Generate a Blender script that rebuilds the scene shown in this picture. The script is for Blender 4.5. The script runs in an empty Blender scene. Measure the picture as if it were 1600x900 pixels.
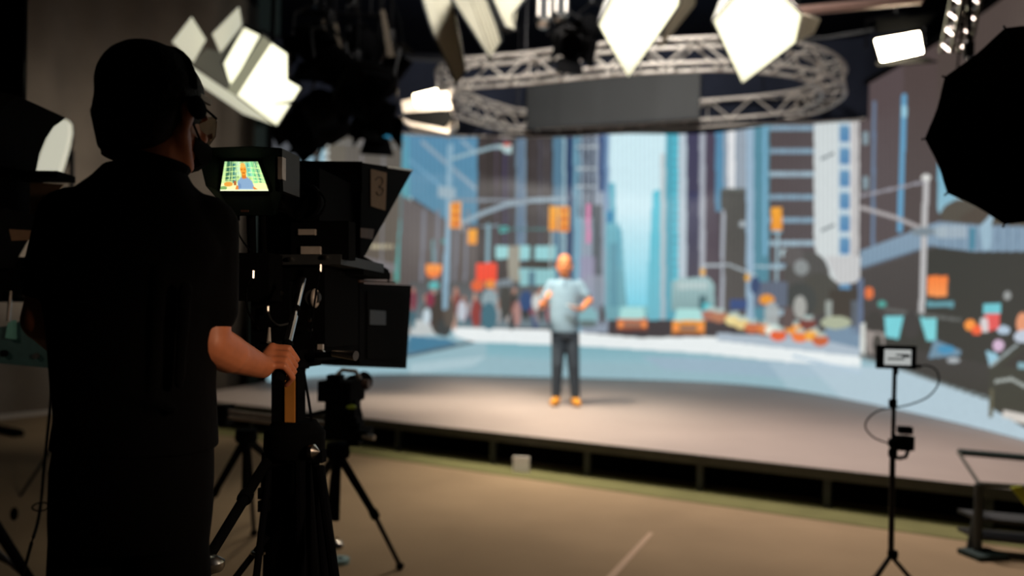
import bpy, bmesh, math, random
import numpy as np
from mathutils import Vector, Matrix, Quaternion
random.seed(7); rng = np.random.default_rng(11)
COL = bpy.context.scene.collection
F = 1164.0; ROLL = math.radians(1.5); EYE = 1.29; CX, CY = 800.0, 500.0
cR, sR = math.cos(ROLL), math.sin(ROLL)
def ray(px, py):
    u = (px-CX)/F; v = (CY-py)/F
    return Vector((u*cR - v*sR, 1.0, u*sR + v*cR))
def W(px, py, Y): d = ray(px, py); return Vector((d.x*Y, Y, EYE + d.z*Y))
def WZ(px, py, Z): d = ray(px, py); t = (Z-EYE)/d.z; return Vector((d.x*t, t, Z))
def PL(px, py, P, n):
    d = ray(px, py); o = Vector((0, 0, EYE)); t = (Vector(P)-o).dot(n)/d.dot(n); return o + d*t
def project(x, y, z):
    a = x/y; b = (z-EYE)/y; u = a*cR + b*sR; v = -a*sR + b*cR
    return CX+u*F, CY-v*F
def lin(c):
    c = c/255.0
    return c/12.92 if c <= 0.04045 else ((c+0.055)/1.055)**2.4
# ---------------------------------------------------------------- materials
def mat(name, rgb, rough=0.6, metal=0.0, emit=None, strength=1.0, nz=0.0, scale=40.0, bump=0.0, trans=0.0, sheen=0.0, spec=0.5):
    m = bpy.data.materials.new(name); m.use_nodes = True; nt = m.node_tree; b = nt.nodes['Principled BSDF']
    c = [lin(v) for v in rgb]+[1]
    b.inputs['Base Color'].default_value = c; b.inputs['Roughness'].default_value = rough
    b.inputs['Metallic'].default_value = metal; b.inputs['Transmission Weight'].default_value = trans
    b.inputs['Sheen Weight'].default_value = sheen; b.inputs['Specular IOR Level'].default_value = spec
    if emit:
        b.inputs['Emission Color'].default_value = [lin(v) for v in emit]+[1]; b.inputs['Emission Strength'].default_value = strength
    if nz or bump:
        tc = nt.nodes.new('ShaderNodeTexCoord'); n = nt.nodes.new('ShaderNodeTexNoise'); n.inputs['Scale'].default_value = scale; n.inputs['Detail'].default_value = 4
        nt.links.new(tc.outputs['Object'], n.inputs['Vector'])
        if nz:
            r = nt.nodes.new('ShaderNodeMapRange'); r.inputs[1].default_value = .3; r.inputs[2].default_value = .7
            r.inputs[3].default_value = 1-nz; r.inputs[4].default_value = 1+nz; nt.links.new(n.outputs[0], r.inputs[0])
            mx = nt.nodes.new('ShaderNodeVectorMath'); mx.operation = 'SCALE'; mx.inputs[0].default_value = c[:3]
            nt.links.new(r.outputs[0], mx.inputs['Scale']); nt.links.new(mx.outputs[0], b.inputs['Base Color'])
        if bump:
            bp = nt.nodes.new('ShaderNodeBump'); bp.inputs['Strength'].default_value = bump; bp.inputs['Distance'].default_value = .01
            nt.links.new(n.outputs[0], bp.inputs['Height']); nt.links.new(bp.outputs[0], b.inputs['Normal'])
    return m
M = dict(
 black=mat('black plastic', (8,9,10), .9, nz=.15, scale=60, bump=.05, spec=.05),
 gloss=mat('satin black paint', (7,8,11), .85, nz=.1, spec=.05),
 blackmetal=mat('black metal', (26,26,28), .38, .6, nz=.15),
 haze=mat('haze tinted black cloth', (34,38,50), .95, nz=.2, scale=2, spec=.1),  # navy tone paints veiling haze into the drape and ceiling
 matte=mat('matte black cloth', (9,9,10), .95, nz=.2, scale=25, bump=.3, spec=.1),
 void=mat('flat void black', (6,6,7), 1, nz=.2, spec=.05),
 grey=mat('dark grey plastic', (45,48,50), .55, nz=.1),
 steel=mat('brushed steel', (190,186,180), .28, 1, nz=.1),
 alu=mat('dull aluminium', (205,198,190), .45, .35, nz=.08, scale=30),
 chrome=mat('chrome', (215,210,200), .12, 1, nz=.03),
 wood=mat('amber wood strip', (205,140,66), .5, nz=.15, scale=12),
 paper=mat('brown paper label', (192,160,128), .8, nz=.06, scale=90),
 ink=mat('dark marker ink', (95,75,60), .8, nz=.1),
 tape=mat('brown tape', (105,72,40), .6, nz=.1),
 tealbox=mat('teal grey housing', (40,72,76), .5, nz=.15),
 white=mat('white card', (245,243,238), .7, nz=.05),
 fabric=mat('white diffusion cloth', (196,192,172), .9, nz=.08, scale=6, bump=.2),
 glow=mat('lit diffuser', (240,240,220), .8, emit=(255,252,224), strength=3.6, nz=.02),
 glowdim=mat('lit diffuser low', (235,232,205), .8, emit=(250,245,212), strength=.85, nz=.02),
 glowflap=mat('flap cloth with painted glow', (235,232,205), .8, emit=(232,230,205), strength=.68, nz=.02),  # emission paints the panel light that the flaps catch
 glowbar=mat('bar cloth with painted glow', (150,150,130), .8, emit=(150,150,126), strength=.8, nz=.02), glowplate=mat('backing cloth with painted glow', (90,88,78), .8, emit=(88,86,76), strength=.6, nz=.02),  # emission paints spill light on bar and backing, which are no lamps
 glowsoft=mat('lit oval diffuser', (235,232,215), .8, emit=(238,236,214), strength=.62, nz=.02),
 flood=mat('flood lamp glass', (255,245,225), .4, emit=(255,238,205), strength=30, nz=.01),
 flood2=mat('work lamp glass', (255,245,225), .4, emit=(255,236,200), strength=14, nz=.01),
 floor=None, skin=mat('tan skin', (196,120,82), .5, nz=.1, scale=25, bump=.08),
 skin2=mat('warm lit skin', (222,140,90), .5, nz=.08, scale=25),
 hair=mat('black hair', (7,6,6), .7, nz=.3, scale=160, bump=.3, spec=.2),
 tee=mat('black cotton tee', (6,6,7), .95, nz=.2, scale=14, bump=.4, spec=.1),
 pants=mat('black trousers', (5,5,6), .95, nz=.2, scale=14, bump=.3, spec=.1),
 polo=mat('blue grey polo', (128,158,178), .85, nz=.08, scale=30, bump=.3),
 jeans=mat('dark slate jeans', (44,56,68), .85, nz=.15, scale=30, bump=.3),
 boots=mat('mustard boots', (220,150,45), .7, nz=.1),
 lens=mat('clear spectacle lens', (200,190,170), .1, trans=.85, nz=.02),
 pipe=mat('painted pipe', (150,120,110), .5, .2, nz=.1),
 strapm=mat('dull beige strap', (96,86,74), .9, nz=.1),
 yellow=mat('yellow green tape', (190,200,50), .6, nz=.1),
 green=mat('yellow green plastic', (170,200,60), .5, nz=.1),
 curtain=mat('grey studio curtain', (120,110,98), .9, nz=.12, scale=2, bump=.1),
 post=mat('dark green painted post', (22,46,46), .7, nz=.15),
 trim=mat('stage edge trim', (74,74,66), .5, .2, nz=.12, scale=14),
 postm=mat('stage leg metal', (58,62,62), .5, .3, nz=.1),
 brownp=mat('brown reddish plastic', (88,60,44), .5, nz=.1),
 bluedisc=mat('pale blue grey plastic', (130,165,170), .35, nz=.1),
)
def hotspot(m, r, hi, lo):
    nt = m.node_tree; b = nt.nodes['Principled BSDF']; tc = nt.nodes.new('ShaderNodeTexCoord'); l = nt.nodes.new('ShaderNodeVectorMath'); l.operation = 'LENGTH'
    mr = nt.nodes.new('ShaderNodeMapRange'); mr.inputs[1].default_value = 0; mr.inputs[2].default_value = r; mr.inputs[3].default_value = hi; mr.inputs[4].default_value = lo
    nt.links.new(tc.outputs['Object'], l.inputs[0]); nt.links.new(l.outputs['Value'], mr.inputs[0]); nt.links.new(mr.outputs[0], b.inputs['Emission Strength'])
M['glow'].node_tree.nodes['Principled BSDF'].inputs['Emission Color'].default_value = (lin(250), lin(248), lin(214), 1)
hotspot(M['glow'], .75, 2.4, .55)
# ---------------------------------------------------------------- object helpers
MW = {}
def tag(o, label=None, cat=None, group=None, kind=None):
    if label: o['label'] = label
    if cat: o['category'] = cat
    if group: o['group'] = group
    if kind: o['kind'] = kind
    return o
def empty(name, loc, rz=0.0, label=None, cat=None, group=None):
    o = bpy.data.objects.new(name, None); COL.objects.link(o); o.empty_display_size = .1
    o.location = loc; o.rotation_euler = (0, 0, rz)
    MW[o.name] = Matrix.Translation(Vector(loc)) @ Matrix.Rotation(rz, 4, 'Z')
    return tag(o, label, cat, group)
def copy_tree(o, parent=None):
    c = o.copy(); COL.objects.link(c)
    if parent: c.parent = parent
    for ch in [x for x in bpy.data.objects if x.parent == o]: copy_tree(ch, c)
    return c
def finish(me, name, m, parent):
    me.materials.append(m); o = bpy.data.objects.new(name, me); COL.objects.link(o)
    if parent is not None:
        me.transform(MW[parent.name].inverted()); o.parent = parent; MW[o.name] = MW[parent.name]
    else: MW[o.name] = Matrix.Identity(4)
    me.name = name
    return o
def frame_of(d, up=Vector((0,0,1))):
    d = Vector(d).normalized(); up = Vector(up)
    if abs(d.dot(up.normalized())) > .98: up = Vector((0,1,0)) if abs(d.y) < .9 else Vector((1,0,0))
    x = up.cross(d).normalized(); y = d.cross(x).normalized()
    return x, y, d
class MB:
    def __init__(s): s.b = bmesh.new()
    def faces(s, vs, fs):
        v = [s.b.verts.new(p) for p in vs]
        for f in fs:
            try: s.b.faces.new([v[i] for i in f])
            except ValueError: pass
        return s
    def box(s, c, size, rz=0.0, R=None):
        R = R or Matrix.Rotation(rz, 3, 'Z'); c = Vector(c); x, y, z = [k/2 for k in size]
        P = [c + R @ Vector((a*x, b*y, d*z)) for a in (-1,1) for b in (-1,1) for d in (-1,1)]
        return s.faces(P, [(0,1,3,2),(4,6,7,5),(0,4,5,1),(2,3,7,6),(0,2,6,4),(1,5,7,3)])
    def prism(s, pts, ext):
        n = len(pts); ext = Vector(ext); P = [Vector(p) for p in pts] + [Vector(p)+ext for p in pts]
        return s.faces(P, [tuple(range(n)), tuple(range(2*n-1, n-1, -1))] + [(i, i+n, (i+1) % n+n, (i+1) % n) for i in range(n)])
    def hull(s, A, B):      # two matching rings joined into a closed solid
        n = len(A); return s.faces([Vector(p) for p in A]+[Vector(p) for p in B], [tuple(range(n)), tuple(range(2*n-1, n-1, -1))] + [(i, i+n, (i+1) % n+n, (i+1) % n) for i in range(n)])
    def rings(s, R, caps=True):
        n = len(R[0]); V = [p for r in R for p in r]; Fc = []
        for k in range(len(R)-1):
            for i in range(n): j = (i+1) % n; Fc.append((k*n+i, k*n+j, (k+1)*n+j, (k+1)*n+i))
        if caps: Fc += [tuple(range(n-1, -1, -1)), tuple(range((len(R)-1)*n, len(R)*n))]
        return s.faces(V, Fc)
    def tube(s, p, q, r, r2=None, seg=10):
        r2 = r if r2 is None else r2; p = Vector(p); q = Vector(q); x, y, _ = frame_of(q-p)
        C = [(math.cos(2*math.pi*i/seg), math.sin(2*math.pi*i/seg)) for i in range(seg)]
        return s.rings([[p+(x*c+y*d)*r for c, d in C], [q+(x*c+y*d)*r2 for c, d in C]])
    def path(s, pts, r, seg=8, closed=False):
        P = [Vector(p) for p in pts]; R = []; n = len(P); rr = r if isinstance(r, (list, tuple)) else [r]*n
        up = Vector((0.13, 0.21, 1))
        for i, p in enumerate(P):
            a = P[(i-1) % n] if closed else P[max(i-1, 0)]; b = P[(i+1) % n] if closed else P[min(i+1, n-1)]
            x, y, _ = frame_of(b-a, up)
            R.append([p+(x*math.cos(2*math.pi*k/seg)+y*math.sin(2*math.pi*k/seg))*rr[i] for k in range(seg)])
        if closed: R.append([Vector(v) for v in R[0]])
        return s.rings(R, not closed)
    def cap(s, p, q, r, r2=None, seg=16):      # capsule with round ends
        r2 = r if r2 is None else r2; p = Vector(p); q = Vector(q); x, y, d = frame_of(q-p); R = []
        for a in (-85, -60, -35, -12): a = math.radians(a); R.append((p+d*r*math.sin(a), r*math.cos(a)))
        for a in (12, 35, 60, 85): a = math.radians(a); R.append((q+d*r2*math.sin(a), r2*math.cos(a)))
        return s.rings([[c+(x*math.cos(2*math.pi*k/seg)+y*math.sin(2*math.pi*k/seg))*k2 for k in range(seg)] for c, k2 in R])
    def ell(s, c, rad, rz=0.0, R=None, seg=20):
        R = R or Matrix.Rotation(rz, 3, 'Z'); c = Vector(c); L = []
        for j in range(1, seg//2+4):
            t = math.pi*j/(seg//2+4)
            L.append([c + R @ Vector((rad[0]*math.sin(t)*math.cos(2*math.pi*k/seg), rad[1]*math.sin(t)*math.sin(2*math.pi*k/seg), -rad[2]*math.cos(t))) for k in range(seg)])
        return s.rings(L)
    def loft(s, L, rz=0.0, seg=28, pw=2.0):          # L: (center, rx, ry) horizontal rings
        out = []
        for c, rx, ry in L:
            c = Vector(c); r = []
            for k in range(seg):
                t = 2*math.pi*k/seg; a, b = math.cos(t), math.sin(t)
                a = math.copysign(abs(a)**(2/pw), a)*rx; b = math.copysign(abs(b)**(2/pw), b)*ry
                r.append(c+Vector((a*math.cos(rz)-b*math.sin(rz), a*math.sin(rz)+b*math.cos(rz), 0)))
            out.append(r)
        return s.rings(out)
    def lathe(s, prof, o, axis=(0,0,1), seg=24):    # prof: (radius, height)
        x, y, d = frame_of(axis); o = Vector(o)
        return s.rings([[o+d*h+(x*math.cos(2*math.pi*k/seg)+y*math.sin(2*math.pi*k/seg))*max(r, 1e-4) for k in range(seg)] for r, h in prof])
    def mesh(s, smooth=True, ang=35):
        bmesh.ops.recalc_face_normals(s.b, faces=s.b.faces[:])
        if smooth:
            for f in s.b.faces: f.smooth = True
            a = math.radians(ang)
            for e in s.b.edges:
                if len(e.link_faces) == 2 and e.calc_face_angle(0) > a: e.smooth = False
        me = bpy.data.meshes.new('m'); s.b.to_mesh(me); s.b.free(); return me
    def build(s, name, m, parent=None, bevel=0.0, smooth=True):
        if bevel:
            o = bmesh.ops.bevel(s.b, geom=[e for e in s.b.edges if len(e.link_faces) == 2 and e.calc_face_angle(0) > .6], offset=bevel, segments=2, affect='EDGES', profile=.6)
        return finish(s.mesh(smooth), name, m, parent)
    def blob(s, name, m, parent=None, voxel=.006, smooth=6, thick=None):
        me = s.mesh(False); o = bpy.data.objects.new('tmp', me); COL.objects.link(o)
        md = o.modifiers.new('r', 'REMESH'); md.mode = 'VOXEL'; md.voxel_size = voxel; md.use_smooth_shade = True
        if smooth: sm = o.modifiers.new('s', 'SMOOTH'); sm.factor = .5; sm.iterations = smooth
        dg = bpy.context.evaluated_depsgraph_get(); me2 = bpy.data.meshes.new_from_object(o.evaluated_get(dg))
        bpy.data.objects.remove(o); me2.materials.clear()
        for p in me2.polygons: p.use_smooth = True
        return finish(me2, name, m, parent)
def crom(P, n):
    P = [Vector(p) for p in P]; out = []
    for i in range(len(P)-1):
        a, b, c, d = P[max(i-1, 0)], P[i], P[i+1], P[min(i+2, len(P)-1)]
        for k in range(n):
            t = k/n; out.append(.5*((2*b)+(c-a)*t+(2*a-5*b+4*c-d)*t*t+(3*b-a-3*c+d)*t**3))
    return out+[P[-1]]
# ---------------------------------------------------------------- camera
cd = bpy.data.cameras.new('camera'); cam = bpy.data.objects.new('camera', cd); COL.objects.link(cam)
cd.sensor_width = 36; cd.lens = 36*F/1600; cd.shift_y = (CY-450)/1600; cd.clip_start = .05; cd.clip_end = 60
cam.location = (0, 0, EYE); cam.matrix_world = Matrix.Translation((0,0,EYE)) @ Matrix.Rotation(math.pi/2, 4, 'X') @ Matrix.Rotation(ROLL, 4, 'Z')
cd.dof.use_dof = True; cd.dof.focus_distance = 1.75; cd.dof.aperture_fstop = 1.3
bpy.context.scene.camera = cam
vs = bpy.context.scene.view_settings; vs.view_transform = 'Standard'; vs.look = 'None'; vs.gamma = 1; vs.exposure = 0; vs.use_curve_mapping = False
w = bpy.data.worlds.new('world'); bpy.context.scene.world = w; w.use_nodes = True
w.node_tree.nodes['Background'].inputs[0].default_value = (0.5, .6, .7, 1); w.node_tree.nodes['Background'].inputs[1].default_value = 0.0
# ---------------------------------------------------------------- room
def carpet():
    m = mat('studio carpet', (150,131,106), .95, nz=.10, scale=1.3, spec=.1); nt = m.node_tree; b = nt.nodes['Principled BSDF']
    tc = nt.nodes.new('ShaderNodeTexCoord'); n = nt.nodes.new('ShaderNodeTexNoise'); n.inputs['Scale'].default_value = 140
    nt.links.new(tc.outputs['Object'], n.inputs[0]); bp = nt.nodes.new('ShaderNodeBump'); bp.inputs['Strength'].default_value = .5; bp.inputs['Distance'].default_value = .01
    nt.links.new(n.outputs[0], bp.inputs['Height']); nt.links.new(bp.outputs[0], b.inputs['Normal']); return m
def struct(o): o['kind'] = 'structure'; return o
struct(MB().box((0, 6, -.05), (16, 19, .1)).build('floor', carpet(), smooth=False))
struct(MB().box((0, 6, 6.65), (16, 19, .1)).build('ceiling', M['haze'], smooth=False))
dark = mat('dark painted wall', (30,32,40), .9, nz=.2, scale=3)
struct(MB().box((0, 15.05, 3.3), (16, .1, 6.6)).build('wall_back', dark, smooth=False))
struct(MB().box((0, -3.05, 3.3), (16, .1, 6.6)).build('wall_front', dark, smooth=False))
struct(MB().box((8.05, 6, 3.3), (.1, 18.2, 6.6)).build('wall_right', dark, smooth=False))
struct(MB().box((-8.05, 6, 3.3), (.1, 18.2, 6.6)).build('wall_left', dark, smooth=False))
# ---------------------------------------------------------------- LED wall
SZ = .28; LT = 4.68
LP = [(-3.62,11.1),(-3.15,12.0),(-2.5,12.85),(-1.5,13.3),(0.7,13.35),(2.6,13.3),(3.6,13.05),(4.3,12.4),(4.7,11.3),(4.88,9.8),(4.93,8.3),(4.85,7.0),(4.7,5.7)]
LC = crom([Vector((x, y, 0)) for x, y in LP], 12)
def resample(P, n):
    L = [0]
    for a, b in zip(P, P[1:]): L.append(L[-1]+(b-a).length)
    out = []; k = 0
    for i in range(n):
        s = L[-1]*i/(n-1)
        while k < len(P)-2 and L[k+1] < s: k += 1
        t = (s-L[k])/(L[k+1]-L[k]); out.append(P[k].lerp(P[k+1], min(1, t)))
    return out
NX, NZ = 1080, 300
pts = resample(LC, NX); xs = np.array([p.x for p in pts]); ys = np.array([p.y for p in pts])
zs = np.linspace(SZ+.005, LT, NZ)
X, Z = np.meshgrid(xs, zs); Y = np.meshgrid(ys, zs)[0]
Aa = X/Y; Bb = (Z-EYE)/Y
PX = (CX+(Aa*cR+Bb*sR)*F); PY = (CY-(-Aa*sR+Bb*cR)*F)
def painter(PX, PY):
    img = np.zeros(PX.shape+(3,)); sm = lambda: None
    def cl(c): return np.array(c, float)
    class Pt: pass
    P = Pt(); P.img = img
    def poly(pts, c, c2=None, a=1.0):
        pts = np.array(pts, float); x0, y0 = pts.min(0); x1, y1 = pts.max(0)
        m = np.zeros(PX.shape, bool); n = len(pts)
        for i in range(n):
            xa, ya = pts[i]; xb, yb = pts[(i+1) % n]
            if ya == yb: continue
            hit = ((ya > PY) != (yb > PY)) & (PX < (xb-xa)*(PY-ya)/(yb-ya)+xa); m ^= hit
        put(m, c, c2, (PY-y0)/max(1e-6, y1-y0), a)
    def put(m, c, c2, t, a):
        cc = np.broadcast_to(cl(c), PX.shape+(3,)) if c2 is None else cl(c)+(cl(c2)-cl(c))*np.clip(t, 0, 1)[..., None]
        img[m] = img[m]*(1-a)+cc[m]*a
    def rect(x0, y0, x1, y1, c, c2=None, a=1.0):
        m = (PX >= x0) & (PX < x1) & (PY >= y0) & (PY < y1); put(m, c, c2, (PY-y0)/max(1e-6, y1-y0), a)
    def ell(x, y, rx, ry, c, a=1.0):
        m = ((PX-x)/rx)**2+((PY-y)/ry)**2 < 1; put(m, c, None, 0, a)
    def line(pts, w, c, a=1.0):
        for (xa, ya), (xb, yb) in zip(pts, pts[1:]):
            dx, dy = xb-xa, yb-ya; L = dx*dx+dy*dy; t = np.clip(((PX-xa)*dx+(PY-ya)*dy)/L, 0, 1)
            m = np.hypot(PX-xa-t*dx, PY-ya-t*dy) < w/2; put(m, c, None, 0, a)
    P.poly, P.rect, P.ell, P.line = poly, rect, ell, line
    return P
def street(P, PX, PY):
    R, G, E, L = P.rect, P.poly, P.ell, P.line; r = random.Random(5)
    R(-900, -900, 3000, 3000, (66,60,62))
    # left blocks
    R(-900, -900, 470, 900, (78,80,84)); R(452, -900, 458, 900, (98,102,108))
    R(465, -900, 492, 520, (150,182,198)); G([(488,190),(508,215),(510,520),(488,520)], (146,182,196)); R(491, 222, 499, 520, (96,84,74))
    R(510, -900, 632, 560, (104,95,80)); R(540, -900, 632, 560, (98,93,88), (92,84,76)); R(511, 205, 632, 430, (98,96,90), (98,88,76), .5)
    for k in range(14): R(508, 222+k*13, 514, 230+k*13, (200,205,200))
    L([(566,200),(563,430)], 2.5, (128,124,126)); L([(600,205),(596,430)], 3, (126,126,130)); L([(512,222),(630,230)], 3, (118,118,116))
    G([(540,203),(640,213),(640,220),(540,210)], (50,130,165))
    for k in range(6): R(580+k*6, 382, 584+k*6, 388, (190,180,150))
    L([(560,404),(640,424)], 3, (150,140,120)); G([(540,395),(640,418),(640,430),(540,412)], (120,116,118))
    R(510, 430, 640, 560, (92,80,74))
    G([(630,200),(652,215),(642,330),(640,440),(616,440),(626,330)], (92,150,178), (80,160,150)); L([(642,300),(639,470)], 2.5, (180,210,215))
    G([(640,180),(746,190),(746,352),(700,345),(640,306)], (92,140,172), (84,134,160)); L([(660,222),(742,294)], 6, (138,160,176)); L([(722,220),(744,240)], 5, (140,165,182)); L([(640,250),(700,300)], 4, (110,156,184))
    G([(628,305),(700,345),(746,352),(746,500),(620,500)], (98,92,92), (86,78,74))
    for x, w_ in ((660,5),(682,5),(712,4),(728,4)): L([(x+3,330),(x-3,470)], w_, (118,122,132))
    R(746, -900, 868, 500, (56,50,50), (62,56,54))
    for x, w_, c in ((753,2,(80,72,72)),(774,3,(84,74,88)),(786,5,(72,66,92)),(796,3,(80,80,90)),(832,3,(76,70,72)),(842,4,(82,80,90)),(852,3,(92,88,92)),(860,3,(70,66,70))): R(x, -900, x+w_, 400, c)
    R(806, -900, 822, 440, (112,134,152)); R(811, -900, 816, 440, (80,104,130)); R(864, -900, 884, 500, (92,138,162), (84,118,140)); R(880, -900, 884, 400, (150,180,190))
    R(884, -900, 898, 500, (42,62,104), (50,70,100)); R(896, -900, 908, 520, (96,150,176), (120,165,185)); R(908, -900, 950, 520, (150,166,176), (140,152,168))
    for x, w_ in ((903,3),(912,4),(917,2),(923,5)): R(x, -900, x+w_, 340, (52,58,72))
    for yy in (228, 262, 290): R(900, yy, 934, yy+3, (176,186,192))
    R(936, -900, 950, 300, (56,72,130), (60,80,120)); R(926, 320, 940, 500, (84,92,98)); R(917, 318, 922, 380, (226,120,170)); R(905, 400, 930, 470, (150,140,170), None, .6)
    # sky and far street
    G([(950,-900),(1062,-900),(1062,300),(1040,330),(1022,420),(1014,490),(972,490),(962,420),(948,300)], (206,234,242), (206,234,242))
    G([(960,330),(1030,330),(1014,490),(972,490)], (206,234,242), (120,205,226))
    G([(946,286),(961,286),(963,350),(972,360),(975,420),(980,480),(980,500),(946,500)], (108,182,200), (110,160,170)); R(948, 330, 958, 348, (48,128,170)); R(944, -900, 952, 330, (70,100,160), (120,150,180))
    L([(967,350),(968,420)], 3, (100,170,190)); R(952, 380, 966, 480, (80,130,150), None, .5)
    G([(1020,300),(1028,296),(1034,300),(1034,500),(1010,500),(1014,400)], (90,196,216), (110,180,196))
    R(1032, 240, 1040, 500, (196,206,208), (160,180,190)); R(1040, -900, 1062, 500, (58,180,206), (88,160,178))
    for k in range(30): R(1052, 120+k*12, 1060, 126+k*12, (88,196,214))
    R(1060, -900, 1073, 500, (200,216,226), (180,194,204)); R(1073, -900, 1095, 500, (50,56,122), (72,68,82)); R(1073, 300, 1095, 500, (56,58,90), (72,66,72)); R(1093, -900, 1102, 500, (150,162,184), (168,172,180))
    R(1102, -900, 1124, 500, (58,58,126), (82,72,76)); R(1118, -900, 1132, 330, (64,120,176), (90,140,170)); R(1131, -900, 1176, 500, (152,170,192), (150,160,170)); R(1138, -900, 1148, 300, (226,228,230))
    R(1126, 294, 1166, 500, (74,74,70), (84,78,76)); R(1126, 294, 1166, 299, (100,104,100))
    for k in range(8): L([(1129+k*5,302),(1129+k*5,480)], 1.2, (92,92,88))
    R(1166, -900, 1180, 500, (158,184,206), (150,176,196)); R(1178, -900, 1204, 500, (96,146,172), (84,134,150)); R(1192, -900, 1198, 400, (120,170,196))
    # banded tower
    R(1202, -900, 1278, 520, (76,66,74), (84,74,72))
    for k in range(24):
        y0 = 60+k*36
        R(1202, y0-8, 1278, y0, (134,166,186) if k % 3 else (160,186,200))
    for k in range(14): R(1204+k*5.2, -900, 1205.4+k*5.2, 520, (92,84,90), None, .5)
    G([(1272,-900),(1312,-900),(1310,440),(1285,440),(1272,380)], (198,212,216), (206,212,212))
    for yy in (240, 352): L([(1284,yy+8),(1302,yy)], 4, (110,120,124))
    R(1310, -900, 1332, 430, (190,206,214))
    for k in range(-6, 14): R(1312, 196+k*35, 1328, 222+k*35, (100,146,180), (80,128,172))
    G([(1330,-900),(1344,-900),(1342,440),(1328,440)], (212,216,218), (204,200,198)); L([(1338,150),(1336,430)], 3, (160,158,158))
    G([(1290,400),(1345,400),(1345,440),(1310,445)], (196,196,196))
    # right dark tower
    R(1344, -900, 1600, 520, (98,84,92), (82,70,68)); R(1412, -900, 1464, 520, (84,70,72), (78,66,62))
    for yy in (206, 276): R(1348, yy, 1357, yy+20, (140,166,176), None, .8)
    L([(1366,160),(1364,390)], 5, (104,124,150)); L([(1413,150),(1406,360)], 8, (98,156,192)); L([(1413,168),(1413,180)], 8, (150,200,220))
    R(1464, -900, 2600, 500, (88,74,72), (74,64,58)); G([(1465,240),(1500,285),(1520,320),(1472,335),(1465,330)], (104,166,192), (140,180,196)); G([(1490,300),(1540,320),(1500,330)], (150,180,190))
    E(1510, 335, 40, 24, (82,74,62)); E(1550, 345, 50, 22, (78,66,54)); E(1600, 350, 60, 30, (76,66,50))
    # bridge and underside
    G([(1344,425),(1470,384),(1620,392),(2600,392),(2600,1000),(1620,656),(1545,626),(1480,604),(1400,576),(1344,556)], (54,50,42), (50,47,38)); G([(1344,424),(1442,392),(1440,492),(1344,500)], (74,66,62), (66,58,54))
    G([(1344,392),(1467,346),(1530,352),(1620,355),(2600,355),(2600,392),(1520,393),(1455,384),(1345,421)], (130,152,172), (122,146,166))
    for k in range(9): L([(1470+k*15,350),(1470+k*15,388)], 2, (104,128,150))
    G([(1530,355),(1552,330),(1550,356),(1548,390),(1535,390)], (152,180,196)); R(1515, 356, 1524, 390, (70,128,150)); R(1468, 352, 1510, 372, (176,186,192), None, .6); L([(1344,420),(1456,384)], 3, (84,96,110))
    # road
    G([(-900,548),(640,524),(700,512),(870,520),(1345,548),(1345,900),(-900,900)], (150,182,192), (168,190,200))
    G([(690,516),(870,516),(1345,560),(1500,600),(1620,648),(2600,1000),(2600,1400),(-900,1400),(-900,600),(640,560)], (146,180,190), (170,192,202))
    G([(640,524),(700,530),(720,538),(640,552)], (70,122,150)); L([(636,556),(740,534)], 5, (78,96,106)); G([(-900,560),(640,530),(640,552),(-900,620)], (84,124,146))
    G([(705,512),(870,516),(1000,528),(1120,526),(1345,556),(1345,578),(1100,552),(900,540),(740,534),(712,526)], (232,238,238))
    G([(760,536),(900,540),(1120,556),(1180,572),(900,566),(760,556)], (120,170,182), (150,186,196)); G([(1000,556),(1280,568),(1345,588),(1220,590),(1040,578)], (152,178,194))
    G([(640,568),(760,556),(740,572),(640,584)], (170,196,204)); G([(1200,566),(1345,572),(1400,576),(1480,604),(1545,626),(1620,656),(2600,1000),(2600,1300),(1620,720),(1400,640),(1230,606)], (180,200,211), (188,203,212), .5); G([(1260,568),(1345,572),(1400,576),(1480,604),(1545,626),(1620,656),(2600,1000),(2600,1300),(1620,720),(1400,640),(1320,626)], (184,202,213), (190,204,212), .6)
    L([(1240,556),(1345,582)], 4, (176,198,214)); R(1290, 510, 1345, 552, (116,140,162)); G([(1120,520),(1280,530),(1345,545),(1345,558),(1120,532)], (170,184,196))
    G([(1344,540),(1400,540),(1700,600),(1700,690),(1620,656),(1545,626),(1480,604),(1400,576),(1344,558)], (62,56,52), (52,50,38))
    # crowd
    R(640, 440, 868, 512, (84,84,84), (110,128,136)); R(640, 500, 700, 524, (190,196,196))
    cols = [(60,56,54),(150,150,152),(128,46,62),(60,98,110),(178,170,168),(92,84,76),(196,150,130),(56,72,110),(120,60,56),(70,120,130),(40,44,44)]
    for k in range(70):
        x = 644+r.random()*226; y = 466+r.random()*34; c = cols[r.randrange(len(cols))]
        E(x, y, 3+r.random()*3, 9+r.random()*10, c, .85)
        if r.random() < .6: E(x, y-14, 3, 4, (180,130,110), .8)
    E(686, 490, 15, 34, (66,60,54)); E(694, 512, 12, 14, (60,64,64)); E(702, 488, 9, 24, (88,80,72)); E(722, 486, 7, 16, (190,196,206)); E(672, 468, 7, 12, (130,50,70)); E(667, 494, 6, 12, (196,212,220))
    E(744, 490, 8, 22, (140,60,56)); E(765, 470, 12, 18, (140,160,166)); E(764, 494, 13, 22, (66,108,122)); E(808, 490, 6, 20, (170,130,124)); E(822, 470, 10, 16, (52,78,120)); E(790, 470, 10, 26, (66,66,62)); E(838, 472, 7, 12, (206,210,206))
    # shop windows
    R(775, 384, 800, 404, (150,206,208)); R(812, 384, 868, 406, (146,204,208)); R(828, 384, 836, 406, (66,66,64)); R(794, 384, 812, 440, (150,146,132)); R(812, 408, 868, 418, (56,54,48)); R(812, 420, 868, 446, (140,192,196)); R(826, 424, 836, 446, (84,120,136))
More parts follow.
